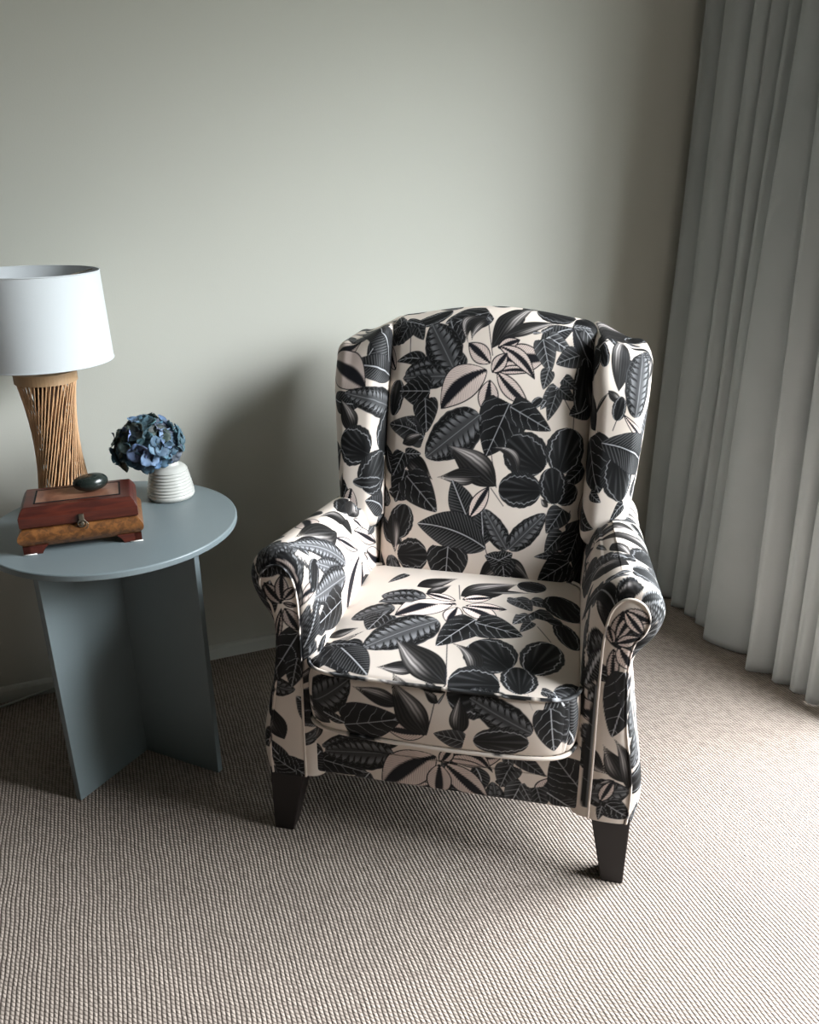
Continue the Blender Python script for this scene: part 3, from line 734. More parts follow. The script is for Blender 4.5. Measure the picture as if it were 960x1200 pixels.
def padded_box(h, r, step, back_step=None):
    """rounded box surface; returns verts, quads, undeformed cloth coordinates (unfolded from the front face)"""
    a, b, c = h
    V = []; Q = []; UV = []; off = 0
    def face(axis, sgn):
        nonlocal off
        st = step
        if axis == 0: g1, g2 = lines(b, r, st), lines(c, r, st)
        elif axis == 1:
            g1, g2 = lines(a, r, st), lines(c, r, st)
        else: g1, g2 = lines(a, r, st), lines(b, r, st)
        A, B = np.meshgrid(g1, g2, indexing='ij')
        o = np.full(A.shape, sgn * h[axis])
        if axis == 0: p = np.stack([o, A, B], -1)
        elif axis == 1: p = np.stack([A, o, B], -1)
        else: p = np.stack([A, B, o], -1)
        x, y, z = p[..., 0], p[..., 1], p[..., 2]
        if axis == 1 and sgn < 0: uv = np.stack([x, z], -1)
        elif axis == 1: uv = np.stack([x + 5, z], -1)
        elif axis == 0: uv = np.stack([sgn * (a + (y + b)), z], -1)
        else: uv = np.stack([x, sgn * (c + (y + b))], -1)
        p = p.reshape(-1, 3); inner = np.clip(p, -(np.array(h) - r), np.array(h) - r)
        d = p - inner; d /= np.linalg.norm(d, axis=1)[:, None]
        n1, n2 = A.shape
        i = np.arange(n1 * n2).reshape(n1, n2)
        q = np.stack([i[:-1, :-1], i[1:, :-1], i[1:, 1:], i[:-1, 1:]], -1).reshape(-1, 4)
        flip = (sgn > 0) == (axis == 1)
        if flip: q = q[:, ::-1]
        V.append(inner + d * r); Q.append(q + off); UV.append(uv.reshape(-1, 2)); off += n1 * n2
    for ax in range(3):
        for sg in (-1, 1): face(ax, sg)
    return np.concatenate(V), np.concatenate(Q), np.concatenate(UV)

def weld_normals(o):
    pass

def fabric_obj(name, key, V, Q, UV, parent):
    o = mesh_obj(name, V, None, M['print'], parent, True, quads=Q)
    apply_print(o, key, UV)
    return o

def grid_quads(n1, n2, flip=False):
    i = np.arange(n1 * n2).reshape(n1, n2)
    q = np.stack([i[:-1, :-1], i[1:, :-1], i[1:, 1:], i[:-1, 1:]], -1).reshape(-1, 4)
    return q[:, ::-1] if flip else q

def spline(pts, step):
    """dense Catmull-Rom polyline through pts, resampled by arc length"""
    P = np.array(pts, float); P = np.vstack([2*P[0]-P[1], P, 2*P[-1]-P[-2]])
    out = []
    for i in range(1, len(P) - 2):
        t = np.linspace(0, 1, 24, endpoint=False)[:, None]
        p0, p1, p2, p3 = P[i-1:i+3]
        out.append(0.5*((2*p1) + (-p0+p2)*t + (2*p0-5*p1+4*p2-p3)*t**2 + (-p0+3*p1-3*p2+p3)*t**3))
    out = np.vstack(out + [P[-2][None]])
    s = np.r_[0, np.cumsum(np.linalg.norm(np.diff(out, axis=0), axis=1))]
    n = int(s[-1] / step) + 1; u = np.linspace(0, s[-1], n)
    return np.stack([np.interp(u, s, out[:, k]) for k in range(out.shape[1])], 1), u

STEP = 0.0014
FILL['panel_l'] = scatter(-0.42, -0.30, 0.16, 0.60, 0.075, 21)
FILL['panel_r'] = scatter(0.30, 0.42, 0.16, 0.60, 0.075, 22)
FILL['shell'] = scatter(-0.5, 0.5, -0.5, 0.6, 0.095, 1) + scatter(4.5, 5.5, -0.5, 0.5, 0.095, 2)
FILL['wing_l'] = scatter(-0.75, -0.385, 0.50, 1.10, 0.085, 3) + scatter(-0.45, -0.2, 0.56, 0.66, 0.07, 9)
FILL['wing_r'] = scatter(0.392, 0.75, 0.50, 1.10, 0.085, 4) + scatter(0.2, 0.45, 0.56, 0.66, 0.07, 10) + scatter(0.25, 0.42, 1.04, 1.3, 0.07, 13)
FILL['wing_l'] += scatter(-0.42, -0.25, 1.04, 1.3, 0.07, 14)
FILL['arm_l'] = scatter(0.60, 1.30, -0.38, 0.32, 0.09, 5)
FILL['arm_r'] = scatter(0.66, 1.30, -0.38, 0.32, 0.09, 6) + scatter(0.45, 0.75, 0.02, 0.32, 0.085, 8)
FILL['arm_l'] += scatter(0.05, 0.95, -0.385, -0.335, 0.058, 31)
FILL['arm_r'] += scatter(0.05, 0.95, -0.385, -0.335, 0.058, 32) + scatter(0.40, 0.62, -0.33, 0.0, 0.075, 33)
FILL['rail'] = scatter(-0.32, 0.32, 0.17, 0.22, 0.07, 34)
FILL['back'] = scatter(-0.25, 0.25, 1.10, 1.22, 0.09, 7) + scatter(-0.30, -0.235, 0.4, 1.1, 0.08, 11) + scatter(0.235, 0.30, 0.4, 1.1, 0.08, 12)
CHAIR = empty('wingback_armchair', (0.794, -0.700, 0), math.radians(-34))
tag(CHAIR, 'wingback armchair in cream fabric printed with black and grey tropical leaves, on dark tapered legs', 'armchair')

def arch(x): return 1.115 - 0.70 * x ** 2

# back cushioning between the wings
def make_back():
    a, b, c = 0.262, 0.055, 0.355
    V, Q, UV = padded_box((a, b, c), 0.04, STEP)
    x, y, z = V.T.copy()
    z0 = 0.76
    zz = z + z0                                   # 0.405 .. 1.115
    t = np.clip((zz - 0.41) / 0.70, 0, 1)
    front = np.clip(-y / b, 0, 1)
    puff = 0.030 * (1 - np.clip(np.abs(x) / a, 0, 1) ** 2.6) * np.sin(PI * np.clip(t, 0, 1) ** 0.8) ** 0.6
    y = y - puff * front
    zz = zz + (arch(x) - arch(0)) * t ** 2 + 0.020 * np.clip(np.abs(x) / a, 0, 1) ** 5 * sm(0.93, 1.0, t)
    y = y + 0.128 + 0.182 * t ** 1.1
    fabric_obj('inner_back', 'back', np.stack([x, y, zz], 1), Q, UV + np.array([0, z0]), CHAIR)
make_back()

# rear shell of the chair
def make_shell():
    a, b, c = 0.388, 0.040, 0.455
    V, Q, UV = padded_box((a, b, c), 0.035, 0.005)
    x, y, z = V.T.copy(); zz = z + 0.645
    t = np.clip((zz - 0.19) / 0.91, 0, 1)
    zz = zz + (arch(x) - arch(0) - 0.012) * t ** 2
    x = x * (0.965 + 0.035 * t)
    y = y + 0.30 + 0.07 * t - 0.01 * np.cos(x * 4)
    fabric_obj('outer_back', 'shell', np.stack([x, y, zz], 1), Q, UV, CHAIR)
make_shell()

def make_wing(sg):
    a, b, c = 0.068, 0.135, 0.250
    V, Q, UV = padded_box((a, b, c), 0.034, STEP)
    x, y, z = V.T.copy()
    f = np.clip((b - y) / (2 * b), 0, 1)          # 0 rear .. 1 front
    u = x / a                                     # -1 inner .. 1 outer
    zz = z + 0.830                                # 0.58 .. 1.08
    t = np.clip((zz - 0.63) / 0.45, 0, 1)
    X = 0.322 + x - 0.004 * (sg > 0) * 0
    X = X - 0.018 * (1 - f) * (u < 0) * (-u)      # inner face runs into the corner
    X = X + 0.006 * np.sin(PI * t)
    X = X + 0.006 * u * np.sin(PI * f) * (u > 0)
    X = X - (0.010 + 0.030 * f) * (1 - 0.95 * t) * np.clip(u, 0, 1)   # the wing narrows towards its front edge
    yy = 0.200 + y + 0.100 * t
    # front edge leans back towards the crown
    yy = yy + f * (0.040 * sm(0.70, 1.0, t) + 0.012 * np.sin(PI * t))
    yy = yy - 0.006 * f * (1 - u * u)
    zz = zz + (arch(X) - 1.080) * t ** 2
    zz = zz + 0.022 * sm(0.2, 1.0, u) * t ** 4
    zz = zz + 0.016 * np.clip(-u, 0, 1) ** 2 * sm(0.90, 1.0, t)
    q = Q if sg > 0 else Q[:, ::-1]
    uv = UV * np.array([sg, 1]) + np.array([sg * 0.322, 0.830])
    fabric_obj('wing', 'wing_r' if sg > 0 else 'wing_l', np.stack([sg * X, yy, zz], 1), q, uv, CHAIR)
make_wing(1); make_wing(-1)

# ---- arms: scroll section swept front to back
SEC = [(0.272, 0.165), (0.271, 0.30), (0.270, 0.45), (0.272, 0.56), (0.277, 0.63), (0.290, 0.685), (0.318, 0.717), (0.350, 0.724),
       (0.387, 0.709), (0.410, 0.675), (0.413, 0.640), (0.400, 0.606), (0.376, 0.585), (0.366, 0.555), (0.367, 0.50),
       (0.378, 0.42), (0.396, 0.34), (0.410, 0.27), (0.411, 0.215), (0.404, 0.165)]
PANEL = [(0.310, 0.168), (0.309, 0.30), (0.306, 0.45), (0.305, 0.56), (0.307, 0.62), (0.315, 0.662), (0.332, 0.686), (0.351, 0.691),
         (0.370, 0.682), (0.382, 0.663), (0.384, 0.640), (0.376, 0.617), (0.363, 0.600), (0.356, 0.560), (0.357, 0.50),
         (0.364, 0.42), (0.377, 0.34), (0.388, 0.27), (0.390, 0.215), (0.388, 0.168)]
def arm_shift(z, y):
    k = np.clip((y + 0.36) / 0.56, 0, 1)
    return -0.078 * k * sm(0.40, 0.60, z)
def make_arm(sg):
    S, u = spline(SEC, STEP); n = len(S)
    Pn, _ = spline(PANEL, STEP * 0.5)
    # matching panel outline, by normalised position between the control points
    kk = np.linspace(0, 1, len(Pn)); Pn = np.stack([np.interp(np.linspace(0, 1, n), kk, Pn[:, j]) for j in range(2)], 1)
    rows = []; uvr = []
    na = 14
    for i in range(na + 1):                       # rounding from the front panel to the full section
        th = i / na * PI / 2
        k = math.sin(th)
        yy = -0.382 + 0.030 * (1 - math.cos(th))
        sec = Pn * (1 - k) + S * k
        rows.append(np.stack([sec[:, 0], np.full(n, yy), sec[:, 1]], 1)); uvr.append(np.stack([u, np.full(n, yy - 0.012 * (1 - k))], 1))
    for yy in np.arange(-0.352 + STEP, 0.315, STEP):
        k = np.clip((yy + 0.35) / 0.6, 0, 1)
        x = S[:, 0] - 0.012 * k * sm(0.55, 0.62, S[:, 1]) * (S[:, 0] > 0.33) - 0.010 * k * (S[:, 0] < 0.30)
        z = S[:, 1] + arm_shift(S[:, 1], yy)
        rows.append(np.stack([x, np.full(n, yy), z], 1)); uvr.append(np.stack([u, np.full(n, yy)], 1))
    V = np.concatenate(rows); UV = np.concatenate(uvr); m = len(rows)
    V[:, 0] *= sg
    Q = grid_quads(m, n, flip=(sg > 0))
    o = fabric_obj('arm', 'arm_r' if sg > 0 else 'arm_l', V, Q, UV, CHAIR)
    # front panel: fills the outline, slightly domed
    spine = np.stack([np.full(n, 0.348) + 0 * Pn[:, 0], np.clip(Pn[:, 1], 0.168, 0.645)], 1)
    T = np.linspace(0, 1, 22); rows = []; uvr = []
    for t in T:
        s2 = spine * (1 - t) + Pn * t
        yy = -0.382 - 0.007 * math.sqrt(max(0, 1 - t ** 2.5))
        rows.append(np.stack([sg * s2[:, 0], np.full(n, yy), s2[:, 1]], 1)); uvr.append(np.stack([sg * s2[:, 0], s2[:, 1]], 1))
    V = np.concatenate(rows); UV = np.concatenate(uvr)
    fabric_obj('arm_front_panel', 'panel_r' if sg > 0 else 'panel_l', V, grid_quads(len(T), n, flip=(sg > 0)), UV, CHAIR)
    # welt round the panel
    pts = [(sg * p[0], -0.385, p[1]) for p in Pn[::5]]
    mb = MB(); mb.tube(pts, 0.0028, 7)
    w = mb.build('arm_welt', M['print'], CHAIR)
    co = np.array(mb.v); apply_print(w, 'welt_%d' % sg, co[:, [0, 2]], LEAVES.get('panel_r' if sg > 0 else 'panel_l', []))
make_arm(1); make_arm(-1)

# ---- seat cushion
CA, CB, CC, CY, CZ = 0.284, 0.262, 0.068, -0.160, 0.407
def plan_round(x, y, n=9.0):
    u, v = np.abs(x) / CA, np.abs(y) / CB
    ri = np.maximum(u, v); rn = (u ** n + v ** n) ** (1 / n)
    k = np.where(rn > 1e-6, ri / np.maximum(rn, 1e-6), 1)
    return x * k, y * k
def cushion_deform(x, y, z):
    x, y = plan_round(x, y)
    u, v = np.clip(np.abs(x) / CA, 0, 1), np.clip(np.abs(y) / CB, 0, 1)
    top = np.clip(z / CC, 0, 1); bot = np.clip(-z / CC, 0, 1)
    crown = (1 - u ** 3) * (1 - v ** 3)
    zz = z + 0.030 * crown * top + 0.012 * top * (1 - u ** 2) * (y < 0)
    side = 1 - np.abs(z / CC) ** 2
    x = x + np.sign(x) * 0.006 * side * (u > 0.9)
    y = y - 0.010 * side * sm(0.85, 1, v) * (y < 0)
    y = y - 0.018 * (1 - u ** 2) * sm(0.2, 1.0, v) * (y < 0)
    return x - 0.010, y + CY, zz + CZ
def make_cushion():
    V, Q, UV = padded_box((CA, CB, CC), 0.012, STEP)
    x, y, z = cushion_deform(*V.T)
    # cloth coordinates: top in (x, y); boxing continues down from the front edge
    uv = UV.copy()
    isfront = (np.abs(UV[:, 1]) <= CC) & (np.abs(UV[:, 0]) <= CA)
    istop = UV[:, 1] > CC
    vv = np.where(istop, y, CY - CB - (CC - V[:, 2]))
    uu = np.where(istop | isfront, x, UV[:, 0])
    uv = np.stack([uu, vv], 1)
    o = fabric_obj('seat_cushion', 'cushion', np.stack([x, y, z], 1), Q, uv, CHAIR)
    for zc in (CC - 0.001, -CC + 0.001):
        pts = []
        a = np.linspace(0, 2 * PI, 260, endpoint=False)
        n = 9.0; c_, s_ = np.cos(a), np.sin(a)
        rr = 1 / (np.abs(c_) ** n + np.abs(s_) ** n) ** (1 / n)
        sx, sy = c_ * rr * CA, s_ * rr * CB
        # invert the plan rounding: boundary points of the square
        k = 1 / np.maximum(np.abs(c_), np.abs(s_)); qx, qy = c_ * k * CA, s_ * k * CB
        px, py, pz = cushion_deform(qx, qy, np.full(len(a), zc))
        cx, cy = -0.010, CY
        px = cx + (px - cx) * (1 + 0.002 / CA); py = cy + (py - cy) * (1 + 0.002 / CB)
        mb = MB(); mb.tube(list(zip(px, py, pz)), 0.0045, 8, closed=True)
        w = mb.build('piping', M['print'], o)
        co = np.array(mb.v)
        uvp = np.stack([co[:, 0], np.where(co[:, 1] < CY - CB + 0.02, CY - CB - (CC - (co[:, 2] - CZ)), co[:, 1])], 1)
        apply_print(w, 'piping%d' % (zc > 0), uvp, LEAVES.get('cushion', []))
make_cushion()

# ---- front rail
def make_rail():
    a, b, c = 0.318, 0.03, 0.085
    V, Q, UV = padded_box((a, b, c), 0.014, STEP)
    x, y, z = V.T.copy()
    y = y - 0.343 - 0.008 * (1 - (x / a) ** 2)
    zz = z + 0.256 + 0.006 * (1 - (x / a) ** 2) * (z < 0)
    fabric_obj('front_rail', 'rail', np.stack([x, y, zz], 1), Q, UV + np.array([0, 0.256]), CHAIR)
make_rail()
mb = MB(); mb.box(-0.385, 0.385, -0.34, 0.33, 0.176, 0.33); mb.build('seat_frame', M['under'], CHAIR, smooth=False)

# ---- legs
def leg(x0, x1, y0, y1, dx0, dx1, dy0, dy1, h=0.178):
    mb = MB()
    v = [(x0+dx0, y0+dy0, 0), (x1+dx1, y0+dy0, 0), (x1+dx1, y1+dy1, 0), (x0+dx0, y1+dy1, 0), (x0, y0, h), (x1, y0, h), (x1, y1, h), (x0, y1, h)]
    mb.add(v, [(0,3,2,1),(4,5,6,7),(0,1,5,4),(1,2,6,5),(2,3,7,6),(3,0,4,7)])
    return mb.build('leg', M['leg'], CHAIR, smooth=False, bevel=0.003)
leg(-0.397, -0.315, -0.382, -0.300, 0.000, -0.036, 0, -0.036)
leg(0.315, 0.397, -0.382, -0.300, 0.036, 0.000, 0, -0.036)
leg(-0.385, -0.320, 0.255, 0.320, 0.0, -0.025, 0.06, 0.06)
leg(0.320, 0.385, 0.255, 0.320, 0.025, 0.0, 0.06, 0.06)

# ------------------------------------------------------------------ side table
TZ = 0.655
TAB = empty('side_table', (0.003, -0.371, 0), 0)
tag(TAB, 'round blue-grey side table on a crossed panel base, beside the armchair', 'side table')
mb = MB()
R_, th_ = 0.287, 0.016
prof = [(0.0001, TZ-th_), (R_-0.003, TZ-th_), (R_-0.0008, TZ-th_+0.0012), (R_, TZ-th_+0.003), (R_, TZ-0.003), (R_-0.0008, TZ-0.0012), (R_-0.003, TZ), (0.0001, TZ)]
mb.lathe(prof, 160)
top = mb.build('table_top', M['table'], TAB, smooth=False)
def cross_panel(name, ang, length):
    mb = MB(); t = 0.0085
    mb.box(-length, length, -t, t, 0.0, TZ - th_)
    o = mb.build(name, M['table'], TAB, smooth=False, bevel=0.0012)
    o.rotation_euler = (0, 0, ang); o.location = (-0.004, -0.008, 0)
    return o
cross_panel('base_panel', math.radians(39.5), 0.226)
cross_panel('base_panel', math.radians(-45.5), 0.238)

# ------------------------------------------------------------------ lamp
LX, LY = -0.098, -0.240
LAMP = empty('table_lamp', (LX, LY, TZ), 0)
tag(LAMP, 'table lamp with twisted rattan hourglass base and white drum shade, on the blue-grey side table', 'table lamp')
def hour(t):          # radius of the hourglass, t 0 bottom..1 top
    return 0.0515 + 0.017 * abs((t - 0.48) / 0.5) ** 2.0 - 0.003 * t
HB = 0.346
def lamp_rods(twist, n, rad, r0, seed):
    mb = MB(); rnd = random.Random(seed)
    for i in range(n):
        a0 = 2*PI*i/n + rnd.uniform(-0.02, 0.02); pts = []
        for k in range(15):
            t = k / 14; a = a0 + twist * (t - 0.5)
            # straight rods between two rings give the waist
            p0 = Vector((math.cos(a0 - twist/2), math.sin(a0 - twist/2), 0)); p1 = Vector((math.cos(a0 + twist/2), math.sin(a0 + twist/2), 0))
            p = p0.lerp(p1, t); an = math.atan2(p.y, p.x)
            r = hour(t) - r0
            pts.append((r*math.cos(an), r*math.sin(an), 0.012 + t*(HB - 0.024)))
        mb.tube(pts, rad, 5)
    return mb
lamp_rods(1.35, 46, 0.0017, 0.0, 1).build('rattan_rods', M['rattan'], LAMP)
lamp_rods(0.75, 34, 0.00150, 0.0038, 2).build('rattan_rods', M['rattan'], LAMP)
mb = MB(); r1 = hour(0) + 0.002; mb.lathe([(0.02, 0), (r1, 0), (r1, 0.014), (r1-0.004, 0.015), (r1-0.004, 0.002), (0.02, 0.002)], 48, closed=True); mb.build('base_ring', M['rattan_ring'], LAMP, smooth=False)
mb = MB(); r1 = hour(1) + 0.0025; mb.lathe([(0.001, HB-0.020), (r1-0.004, HB-0.020), (r1, HB-0.024), (r1, HB), (0.001, HB)], 48); mb.build('top_ring', M['rattan_ring'], LAMP, smooth=False)
mb = MB(); mb.lathe([(0.030 + 0.006*abs(t-.5), 0.004 + t*(HB-0.02)) for t in np.linspace(0, 1, 8)], 32); mb.build('gap_shade_core', M['dark_core'], LAMP)  # dark cylinder standing in for the shade between the rods
SZ0, SZ1, SR0, SR1 = 0.370, 0.567, 0.156, 0.151
mb = MB()
tk = 0.0012
mb.lathe([(SR0, SZ0), (SR1, SZ1), (SR1-tk, SZ1), (SR0-tk, SZ0)], 128, closed=True)
shade = mb.build('lamp_shade', M['shade'], LAMP)
em = shade.modifiers.new('e', 'EDGE_SPLIT'); em.split_angle = math.radians(40)
for rr, zz in ((SR0, SZ0), (SR1, SZ1)):
    mb = MB(); mb.tube([(rr*math.cos(a), rr*math.sin(a), zz) for a in np.linspace(0, 2*PI, 97)[:-1]], 0.0016, 6, closed=True)
    mb.build('shade_rim', M['shade'], shade)
mb = MB()
for k in range(3):
    a = 2*PI*k/3 + 0.4
    mb.tube([(0.016*math.cos(a), 0.016*math.sin(a), SZ1-0.03), ((SR1-0.002)*math.cos(a), (SR1-0.002)*math.sin(a), SZ1-0.003)], 0.0016, 6)
mb.tube([(0.016*math.cos(a), 0.016*math.sin(a), SZ1-0.03) for a in np.linspace(0, 2*PI, 25)[:-1]], 0.0016, 6, closed=True)
mb.build('shade_carrier', M['brass'], LAMP)
mb = MB(); mb.lathe([(0.001, HB), (0.012, HB), (0.012, HB+0.05), (0.017, HB+0.055), (0.017, HB+0.10), (0.012, HB+0.105), (0.001, HB+0.105)], 24)
mb.lathe([(0.012, HB+0.105), (0.014, HB+0.12), (0.024, HB+0.14), (0.026, HB+0.155), (0.020, HB+0.175), (0.001, HB+0.183)], 24)
mb.tube([(0.016, 0, HB+0.1), (0.018, 0, SZ1-0.03)], 0.0016, 6)
mb.build('bulb_holder', M['frame'], LAMP)

# ------------------------------------------------------------------ jewellery box
BOX = empty('jewellery_box', (-0.064, -0.432, TZ), math.radians(-2.5))
BOX.scale = (1.05, 1.05, 1.05)
tag(BOX, 'small red and burl wood keepsake box with metal clasp at the front of the table', 'jewellery box')
def ring_loft(rings, segs_corner=0):
    mb = MB(); v = []; f = []
    for (a, b, z) in rings:
        v += [(-a, -b, z), (a, -b, z), (a, b, z), (-a, b, z)]
    for i in range(len(rings) - 1):
        for k in range(4):
            l = (k + 1) % 4
            f.append((i*4+k, i*4+l, (i+1)*4+l, (i+1)*4+k))
    f.append((3, 2, 1, 0)); n = (len(rings)-1)*4; f.append((n, n+1, n+2, n+3))
    mb.add(v, f); return mb
rings = [(0.108, 0.062, 0.014)]
for k in range(9):
    a = k/8*PI
    rings.append((0.111 + 0.013*math.sin(a), 0.064 + 0.013*math.sin(a), 0.016 + 0.040*k/8))
body = ring_loft(rings).build('box_body', M['burl'], BOX, smooth=True)
body.modifiers.new('e', 'EDGE_SPLIT').split_angle = math.radians(50)
for sx in (-1, 1):
    for sy in (-1, 1):
        mb = MB()
        x, y = sx*0.117, sy*0.069
        # bracket foot: two wedge-shaped arms meeting at the corner
        pr = [(0, 0), (0, 0.019), (-0.050, 0.019), (-0.040, 0.008), (-0.036, 0.0)]
        v = [(x + sx*p[0], y, p[1]) for p in pr] + [(x + sx*p[0], y - sy*0.014, p[1]) for p in pr]
        n = 5; f = [tuple(range(n)), tuple(range(2*n-1, n-1, -1))] + [(i, i+n, (i+1) % n + n, (i+1) % n) for i in range(n)]
        if sx*sy > 0: pass
        mb.add(v, f)
        pr2 = [(0, 0), (0, 0.019), (-0.034, 0.019), (-0.026, 0.008), (-0.022, 0.0)]
        v = [(x, y + sy*p[0], p[1]) for p in pr2] + [(x - sx*0.014, y + sy*p[0], p[1]) for p in pr2]
        mb.add(v, f)
        mb.build('bracket_foot', M['mahogany'], BOX, smooth=False)
lid = ring_loft([(0.112, 0.065, 0.056), (0.1165, 0.0695, 0.060), (0.1165, 0.0695, 0.080), (0.112, 0.065, 0.090), (0.106, 0.059, 0.0985), (0.104, 0.057, 0.100)]).build('lid', M['mahogany'], BOX, smooth=False, bevel=0.001)
mb = MB(); mb.box(-0.082, 0.082, -0.038, 0.038, 0.0995, 0.1008); mb.build('inlay_panel', M['inlay'], lid, smooth=False)
mb = MB()
for (x0, x1, y0, y1) in ((-0.0855, 0.0855, -0.0415, -0.038), (-0.0855, 0.0855, 0.038, 0.0415), (-0.0855, -0.082, -0.038, 0.038), (0.082, 0.0855, -0.038, 0.038)):
    mb.box(x0, x1, y0, y1, 0.0995, 0.1012)
mb.build('inlay_border', M['under'], lid, smooth=False)
# clasp
mb = MB()
mb.tube([(0.004+0.008*math.cos(a), -0.0735, 0.058+0.008*math.sin(a)) for a in np.linspace(0, 2*PI, 17)[:-1]], 0.0016, 6, closed=True)
mb.tube([(0.004, -0.072, 0.058), (0.004, -0.078, 0.058)], [0.0055, 0.004], 10)
mb.box(-0.001, 0.009, -0.0745, -0.070, 0.060, 0.078)
mb.tube([(0.010, -0.077, 0.064), (0.016, -0.079, 0.058), (0.013, -0.079, 0.049), (0.008, -0.078, 0.046)], 0.0013, 6)
mb.build('clasp', M['brass'], BOX, bevel=0.0005)
for sx, sy in ((-1, -1), (1, -1)):
    mb = MB(); mb.tube([(sx*0.119, -0.0715, 0.0015), (sx*0.092, -0.0715, 0.0015)], 0.0013, 6)
    mb.build('foot_pad', M['felt'], BOX)

# stone
def blob(name, label, cat, loc, rad, mat, rz=0, n=48, m=24):
    v = []; f = []
    for j in range(m + 1):
        th = PI * j / m
        for i in range(n):
            a = 2*PI*i/n
            rr = math.sin(th) ** 0.75 if 0 < j < m else 0.0
            k = 1 + 0.05*math.sin(a*2+0.6) + 0.03*math.sin(a*3)
            v.append((rad[0]*rr*k*math.cos(a), rad[1]*rr*k*math.sin(a), rad[2]*(math.cos(th)) * (1+0.06*math.cos(a))))
    for j in range(m):
        for i in range(n):
            l = (i+1) % n; f.append((j*n+i, (j+1)*n+i, (j+1)*n+l, j*n+l))
    o = mesh_obj(name, v, f, mat)
    o.location = loc; o.rotation_euler = (0, 0, rz); tag(o, label, cat); return o
blob('polished_stone', 'smooth dark polished stone resting on the lid of the wooden keepsake box', 'stone', (-0.035, -0.428, TZ+0.1064+0.0185), (0.037, 0.027, 0.0185), M['stone'], rz=0.1)

# ------------------------------------------------------------------ vase and hydrangea
VX, VY = 0.150, -0.247
VASE = empty('vase', (VX, VY, TZ), 0)
tag(VASE, 'small white ribbed ceramic vase on the side table behind the wooden box', 'vase')
prof = [(0.001, 0.0), (0.050, 0.0), (0.056, 0.002), (0.0585, 0.007)]
nz_ = 84
for i in range(nz_ + 1):
    t = i / nz_; z = 0.008 + t * 0.068
    r = 0.0590 - 0.0135 * t ** 1.15 + 0.0014 * math.sin(t * 2 * PI * 8.5) * min(1, t*6)
    prof.append((r, z))
prof += [(0.0435, 0.0795), (0.038, 0.084), (0.031, 0.0865), (0.027, 0.0875), (0.0255, 0.090), (0.025, 0.094), (0.0235, 0.095), (0.0222, 0.093), (0.0225, 0.085), (0.036, 0.075), (0.045, 0.05), (0.050, 0.01), (0.001, 0.006)]
mb = MB(); mb.lathe(prof, 96); mb.build('vase_body', M['ceramic'], VASE)

